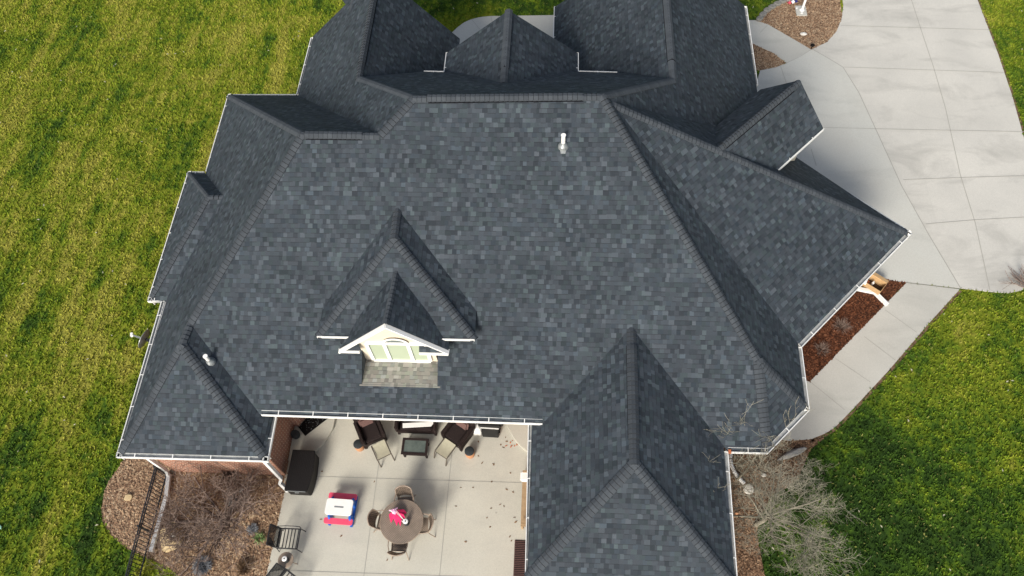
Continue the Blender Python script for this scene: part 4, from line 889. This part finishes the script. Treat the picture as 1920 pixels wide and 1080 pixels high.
ax_ = Vector((-.96, .28, .0)).normalized(); tilt = Vector((ax_.x*.9, ax_.y*.9, .30)).normalized()
q = tilt.to_track_quat('Z', 'Y').to_matrix()
ds = MB(); rings = []
for r_ in (0, .12, .22, .31): rings.append([q @ Vector((r_*math.cos(a*math.pi/12)*1.0, r_*math.sin(a*math.pi/12)*1.08, r_*r_*.55-.05)) for a in range(24)])
for A, B in zip(rings, rings[1:]):
    for k in range(24): ds.face([A[k], A[(k+1) % 24], B[(k+1) % 24], B[k]]); ds.face([x-tilt*.015 for x in (A[k], B[k], B[(k+1) % 24], A[(k+1) % 24])])
for k in range(24): ds.face([rings[-1][k], rings[-1][(k+1) % 24], rings[-1][(k+1) % 24]-tilt*.015, rings[-1][k]-tilt*.015])
ds.build('reflector', M['steel'], t)
MB().bar(tilt*-.03-up*.05, ax_*.42+up*-.02, .045).build('feed_arm', M['steel'], t)
MB().box(ax_*.44+up*.0, (.07, .12, .07), .3).lathe([(.035, 0), (.035, .09)], ax_*.40+up*.0, 12).build('receiver', M['white'], t)
MB().bar(-tilt*.03, -ax_*.26-up*.06, .07, .1).bar(-ax_*.24-up*.02, -ax_*.26-up*.5, .05).bar(-ax_*.25-up*.48, -ax_*1.-up*.5, .04).build('mount', M['black_metal'], t)

# ---------------------------------------------------------------- flagpole bed, stones, cardboard box
t = thing('flagpole', 'white flagpole with a drooping flag in the gravel island by the driveway', 'flagpole', (10.25, 27.18, .01), 0)
MB().box((0, 0, .03), (.44, .60, .07)).build('concrete_base', M['walk'], t, bevel=.01)
MB().tube([(.03, 0, .06), (.03, 0, 2.5), (.03, 0, 6.)], [.055, .05, .035], 14).build('pole', M['white'], t, smooth=True)
MB().lathe([(.10, .065), (.11, .09), (.07, .12)], (.03, 0, 0), 16).build('collar', M['white'], t); MB().lathe([(.05, .065), (.05, .09)], (0.0, -.18, 0), 10).build('cover_plate', M['white'], t); MB().lathe([(.04, .065), (.04, .09)], (-.17, .12, 0), 10).build('bolt_cap', M['white'], t)
t = thing('small_flag', 'little red white and blue garden flag lying by the flagpole', 'flag', (9.98, 27.70, .03), R(20))
def flagpart(x0, x1, name, m):
    s = MB()
    for i in range(4):
        a, b = x0+(x1-x0)*i/4, x0+(x1-x0)*(i+1)/4; z = lambda x: .05+.03*math.sin(x*40)
        s.face([(a, -.07, z(a)), (b, -.07, z(b)), (b, .07, z(b)+.02), (a, .07, z(a)+.02)])
    s.build(name, M[m], t)
flagpart(-.28, -.08, 'red_cloth', 'flag_red'); flagpart(-.08, .08, 'white_cloth', 'flag_white'); flagpart(.08, .18, 'blue_cloth', 'flag_blue'); MB().tube([(-.3, -.08, .02), (.2, -.08, .02)], .008, 6).build('stick', M['wood'], t)
# the wall of rounded edging blocks
eb = [(1424,37), (1430,29), (1438,21), (1447,15), (1457,9), (1467,4), (1478,1), (1491,-3)]
for i, (x, y) in enumerate(eb):
    p = PXV((x, y, 0)); o = MB().lathe([(.10, 0), (.15, .02), (.155, .10), (.12, .13)], n=8).build('edging_block', M['block'], None, smooth=False)
    o.location = (p[0], p[1], .0); o.scale = (1.25, .85, 1); o.rotation_euler = (0, 0, R(40-5*i)); tag(o, 'grey rounded edging block in the curved row between lawn and gravel island', 'edging block', 'edging blocks round the gravel island')
p = (10.16, 25.777, 0.0); t = thing('utility_cap', 'oval white utility cap in the gravel island', 'cap', (p[0], p[1], .02)); MB().lathe([(.11, 0), (.12, .03), (.06, .06)], n=18).build('lid', M['palestone'], t); MB().lathe([(.03, .055), (.03, .07)], n=10).build('plug', M['white'], t); t.scale = (1.2, .8, 1)
p = (10.366, 24.928, 0.0); t = thing('path_light', 'tiny black path light at the tip of the gravel island', 'path light', (p[0], p[1], .0)); MB().lathe([(.02, 0), (.02, .22)], n=8).build('stem', M['dark'], t); MB().lathe([(.09, .20), (.07, .24), (.02, .27)], n=12).build('shade', M['dark'], t)
bxp = Vector(((11.04+10.41)/2, (13.84+13.23)/2+.0, .02)); t = thing('cardboard_box', 'open cardboard box with odds and ends on the red mulch', 'cardboard box', bxp, R(-40))
wb, db, hb = .62, .42, .34
for s_ in (-1, 1):
    MB().box((0, s_*db/2, hb/2), (wb, .012, hb)).build('side_panel', M['card'], t); MB().box((s_*wb/2, 0, hb/2), (.012, db-.014, hb)).build('end_panel', M['card'], t)
    MB().box((0, s_*(db/2+.075), hb-.01), (wb, .15, .008), 0, Matrix.Rotation(R(-s_*12), 3, 'X')).build('flap', M['card'], t)
MB().box((0, 0, .02), (wb-.02, db-.02, .02)).build('bottom_panel', M['card_in'], t)
o = MB().lathe([(.04, 0), (.045, .12), (.02, .16), (.02, .19)], n=12).build('white_bottle', M['white'], None, smooth=True); o.location = bxp+Vector((-.02, .05, .10)); tag(o, 'small white bottle inside the open cardboard box', 'bottle')
o = MB().box((0, 0, .06), (.16, .13, .12), .5).build('red_tin', M['leaf_red'], None, bevel=.01); o.location = bxp+Vector((-.20, .12, .06)); tag(o, 'rust red tin inside the open cardboard box', 'tin')

def rock(name, label, cat, px, size, m, z=.0, seed=1, rz=0., flat=.5, group=None):
    rr = random.Random(seed); bm = bmesh.new(); bmesh.ops.create_icosphere(bm, subdivisions=3, radius=1)
    ph = [Vector((rr.uniform(-1, 1), rr.uniform(-1, 1), rr.uniform(-1, 1))).normalized() for _ in range(9)]; off = [rr.uniform(.55, .95) for _ in ph]
    for v_ in bm.verts:
        c = v_.co.copy()
        for n_, d_ in zip(ph, off):
            e = c.dot(n_)
            if e > d_: c -= n_*(e-d_)
        v_.co = c*(1+rr.uniform(-.02, .02))
    me = bpy.data.meshes.new(name); bm.to_mesh(me); bm.free(); me.materials.append(M[m])
    o = bpy.data.objects.new(name, me); C.objects.link(o); o.location = (px[0], px[1], z+size[2]*.35); o.scale = size; o.rotation_euler = (0, 0, rz)
    return tag(o, label, cat, group)
rock('boulder', 'big tan sandstone boulder beside the white drain pipe', 'boulder', (-11.213, 4.413, 0.15), (.38, .46, .30), 'sand', seed=5, rz=.4)
rock('boulder', 'smaller tan stone tucked against the back of the big boulder', 'boulder', (-11.297, 4.782, 0.15), (.24, .20, .2), 'sand', seed=11)
rock('boulder', 'small tan stone alone on the gravel outside the fence', 'boulder', (-12.927, 5.56, 0.05), (.14, .11, .10), 'sand', seed=7, rz=.5)
rock('stone', 'white stone sitting on top of the big sandstone boulder', 'stone', (-11.105, 4.452, 0.42), (.10, .08, .07), 'palestone', z=.27, seed=3)
rock('stone', 'white stone in the gravel near the brick wall', 'stone', (-9.455, 5.909, 0.05), (.10, .08, .08), 'palestone', seed=9)
rock('stone', 'mossy grey stone among the branches of the purple bare tree', 'stone', (-9.685, 5.612, 0.1), (.19, .22, .15), 'greystone', seed=13)
rock('stone', 'small orange stone in the brown chips by the east wing wall', 'stone', (5.438, 5.754, 0.05), (.07, .05, .05), 'terracotta', seed=15)
rock('long_stone', 'long pale flat stone at the corner of the east bed', 'stone', (7.235, 7.596, 0.1), (.55, .11, .12), 'greystone', seed=17, rz=.36)
rock('splash_stone', 'small pale stone in the brown chips near the bare tree trunk', 'stone', (6.342, 6.925, 0.05), (.09, .07, .06), 'palestone', seed=19)
t = thing('drain_pipe', 'white corrugated drain hose curving to a round pop-up drain', 'drain pipe', (0, 0, 0))
pts = [(5.434, 7.604, 0.1), (5.383, 7.402, 0.1), (5.393, 7.172, 0.1), (5.47, 6.965, 0.09), (5.595, 6.778, 0.08), (5.756, 6.612, 0.06)]
hs = []; rd = []
for a, b in zip(pts, pts[1:]):
    for i in range(9): hs.append(Vector(a).lerp(Vector(b), i/9)); rd.append(.052 if len(hs) % 2 else .062)
MB().tube(hs, rd, 10).build('hose', M['white'], t); p = (5.848, 6.472, 0.0); MB().lathe([(.15, 0), (.16, .05), (.13, .09), (.05, .10)], (p[0], p[1], 0), 20).build('popup_drain', M['palestone'], t)
o = MB().box((0, 0, 0), (.07, .10, .05)).build('red_scrap', M['leaf_red']); o.location = (4.70, 6.62, 3.04); o.parent = None; tag(o, 'tiny red scrap caught in the gutter corner by the bare tree', 'scrap')
o = MB().tube([(.1*math.cos(i*.6), .1*math.sin(i*.6), .02) for i in range(10)], .025, 8).build('mint_ring', M['mint']); p = (-16.666, 4.493, 0.0); o.location = (p[0], p[1], .02); tag(o, 'mint plastic ring at the left edge of the lawn', 'toy')

# fallen leaves on the patio and lawn
leafpx = [(939,834), (948,820), (950,828), (957,830), (961,826), (960,835), (965,836), (958,838), (949,836), (944,839), (969,834), (897,828), (897,855), (904,868), (925,870), (926,871), (957,887), (922,903), (864,914), (887,914), (950,918), (962,923), (938,946), (945,949), (921,953), (913,971), (855,949), (965,970), (967,979), (919,988), (956,1006), (959,1014), (873,1016), (726,1050), (702,903), (770,948), (604,884), (602,974), (640,1005)]
rr = random.Random(8)
for i, (x, y) in enumerate(leafpx):
    s = MB(); n = 7; L_, W_ = rr.uniform(.03, .055), rr.uniform(.012, .024)
    for k in range(n): a, b = k/n, (k+1)/n; wa, wb_ = W_*math.sin(math.pi*min(a, .98)), W_*math.sin(math.pi*min(b, .98)); s.face([(a*L_*2-L_, -wa, .006+wa*.5), (b*L_*2-L_, -wb_, .006+wb_*.5), (b*L_*2-L_, wb_, .004), (a*L_*2-L_, wa, .004)])
    red = 3 <= i <= 8 or i == 10
    o = s.build('leaf', M['leaf_red' if red else 'leaf']); p = PXV((x, y, .035)); o.location = (p[0], p[1], .037); o.rotation_euler = (0, rr.uniform(-.2, .2), rr.uniform(0, 6.28))
    tag(o, 'rust red dry leaf in the little pile by the raised step' if red else 'brown dry leaf lying on the patio concrete', 'leaf', 'red leaves by the step' if red else 'brown leaves scattered on the patio')
lv = MB(); pts_ = np.c_[rng.uniform(-26, 20, 900), rng.uniform(2, 29, 900)]; k = frame_mask(pts_)
for s_ in SOLID+[HOUSE]: k &= ~inside(pts_, s_)
for x, y in pts_[k][:170]:
    a = rr.uniform(0, 6.28); L_ = rr.uniform(.03, .065); c_, s_ = math.cos(a)*L_, math.sin(a)*L_; lv.face([(x-c_, y-s_, .08), (x+s_*.4, y-c_*.4, .09), (x+c_, y+s_, .085), (x-s_*.4, y+c_*.4, .095)])
tag(lv.build('lawn_leaves', M['cream']), 'pale dry leaf litter dotted over the lawn', 'leaf litter', kind='stuff')

# ---------------------------------------------------------------- bare trees and shrubs
def grow(mb, p, d, L, r, depth, rr, spread, kids, gravity=.0, nseg=4, minr=.004, spur=.0):
    pts = [Vector(p)]; rad = [r]; d = Vector(d).normalized()
    for i in range(nseg):
        d = (d+Vector((rr.gauss(0, .13), rr.gauss(0, .13), rr.gauss(0, .10)+gravity))).normalized()
        pts.append(pts[-1]+d*L/nseg); rad.append(max(minr, r*(1-.55*(i+1)/nseg)))
    mb.tube(pts, rad, 5 if r > .015 else 3, False, r=rr.random())
    if depth == 0: return
    n = kids[0]+int(rr.random()*kids[1])
    for i in range(n):
        f = rr.uniform(.25, 1.); k = min(nseg-1, int(f*nseg)); q = pts[k].lerp(pts[k+1], f*nseg-k)
        side = d.orthogonal(); side.rotate(Matrix.Rotation(rr.uniform(0, 6.28), 3, d))
        nd = (d*rr.uniform(.5, 1.)+side*spread*rr.uniform(.6, 1.3)).normalized()
        grow(mb, q, nd, L*rr.uniform(.42, .72), max(minr, rad[k]*.55), depth-1, rr, spread, kids, gravity, nseg, minr)
def bare_tree(name, label, base, lean, th, tr, limbs, LL, spread, kids, depth, mt, mb_, seed, g_=0., minr=.004, elev=(.5, 1.2)):
    rr = random.Random(seed); t = thing(name, label, 'tree', base)
    top = Vector((lean[0], lean[1], th))
    MB().tube([(0, 0, -.05), top*.5+Vector((.03, -.02, 0)), top], [tr*1.25, tr, tr*.85], 10).build('trunk', mt, t, smooth=True)
    for i in range(limbs):
        a = 2*math.pi*(i+rr.uniform(-.3, .3))/limbs; e = rr.uniform(*elev); mb = MB()
        grow(mb, top*rr.uniform(.75, 1.), (math.cos(a)*math.cos(e), math.sin(a)*math.cos(e), math.sin(e)), LL*rr.uniform(.8, 1.15), tr*.6, depth, rr, spread, kids, g_, 5, minr)
        mb.build('limb', mb_, t)
    return t
bare_tree('bare_tree', 'slim leafless sapling in the house corner with twigs reaching over the eave', (5.55, 6.75, .0), (.05, .05), 2.2, .03, 7, 1.35, .55, (3, 2), 3, M['bark_r'], M['twig_r'], 8, .12, .0036, (.7, 1.4))
bare_tree('bare_tree', 'leafless tree with a wide crown of pale grey twigs beside the east wing', (5.95, 5.45, .0), (.14, .0), 1.2, .05, 12, 1.75, .85, (4, 2), 4, M['bark_r'], M['twig_r'], 21, .01, .0027, (.15, 1.2))
bare_tree('bare_tree', 'leafless multi-stem purple grey tree in the gravel bed by the brick wall', (-9.75, 4.95, .0), (.05, .0), .22, .085, 12, 1.45, .7, (5, 3), 3, M['bark_l'], M['bark_l'], 5, .02, .0052, (.2, 1.2))
def bush(name, label, px, r, h, m, n, seed, cat='shrub', wdt=.006, group=None):
    rr = random.Random(seed); mb = MB(); p = px
    for i in range(n):
        a = rr.uniform(0, 6.28); rad = r*math.sqrt(rr.random()); hh = h*rr.uniform(.5, 1)*(1-.4*rad/r)
        b = Vector((math.cos(a)*rad*.3, math.sin(a)*rad*.3, 0)); e = Vector((math.cos(a)*rad, math.sin(a)*rad, hh)); mid = b.lerp(e, .5)+Vector((rr.uniform(-.03, .03), rr.uniform(-.03, .03), .04))
        mb.tube([b, mid, e], [wdt, wdt*.8, wdt*.4], 3, False)
    o = mb.build(name, M[m]); o.location = (p[0], p[1], .01); return tag(o, label, cat, group)
bush('twiggy_shrub', 'dark twiggy shrub against the brick wall', (-9.861, 6.227, 0.1), .38, .6, 'bark_l', 260, 1)
bush('lavender_clump', 'grey blue lavender clump near the bottom of the gravel bed', (-10.108, 3.66, 0.05), .32, .22, 'lavender', 500, 2, wdt=.009)
bush('lavender_clump', 'smaller grey lavender clump beside the green plant', (-8.854, 4.754, 0.05), .20, .18, 'lavender', 260, 3, wdt=.009)
bush('dry_grass', 'clump of dry ochre stems by the patio corner of the gravel bed', (-8.883, 3.648, 0.05), .3, .35, 'dry', 260, 4, 'grass clump')
bush('dry_shrub', 'brown dry shrub in the red mulch, closer to the cardboard box', (9.443, 11.996, 0.05), .38, .3, 'bark_l', 130, 5)
bush('dry_shrub', 'brown dry shrub in the red mulch, farther from the cardboard box', (8.674, 11.138, 0.05), .32, .25, 'bark_l', 100, 6)
rr = random.Random(2); mb = MB()
for i in range(70):
    a = rr.uniform(0, 6.28); l = rr.uniform(.12, .24); d = Vector((math.cos(a), math.sin(a), 0)); n_ = Vector((-d.y, d.x, 0))*.014; z = rr.uniform(.05, .2)
    mb.face([d*.02, d*l*.6+n_+Vector((0, 0, z)), d*l+Vector((0, 0, z*.7)), d*l*.6-n_+Vector((0, 0, z))])
p = (-8.59, 4.501, 0.05); o = mb.build('leafy_plant', M['green_leaf']); o.location = (p[0], p[1], .01); tag(o, 'small green leafy plant at the edge of the gravel bed', 'plant')
# dark wispy twigs lying at the driveway edge on the right
rr = random.Random(6); t = thing('twig_pile', 'dark wispy bare shrub leaning over the driveway corner at the right edge', 'shrub', (15.992, 13.535, 0.0))
b0 = Vector(t.location)
for i, (x, y) in enumerate(((1888,522), (1900,507), (1902,516), (1909,506), (1893,512), (1906,524), (1912,514))):
    e = Vector(PXV((x, y, .25)))-b0; mb = MB(); grow(mb, (0, 0, 0), e+Vector((0, 0, .1)), e.length*.85, .022, 1, rr, .25, (7, 4), 0, 5, .006); mb.build('stem', M['bark_l'], t)

# a neighbouring block of trees and lawn beyond the frame is not in view; nothing else is needed
for o in list(bpy.data.objects):
    if o.type == 'MESH' and not o.data.materials: print('no material', o.name)
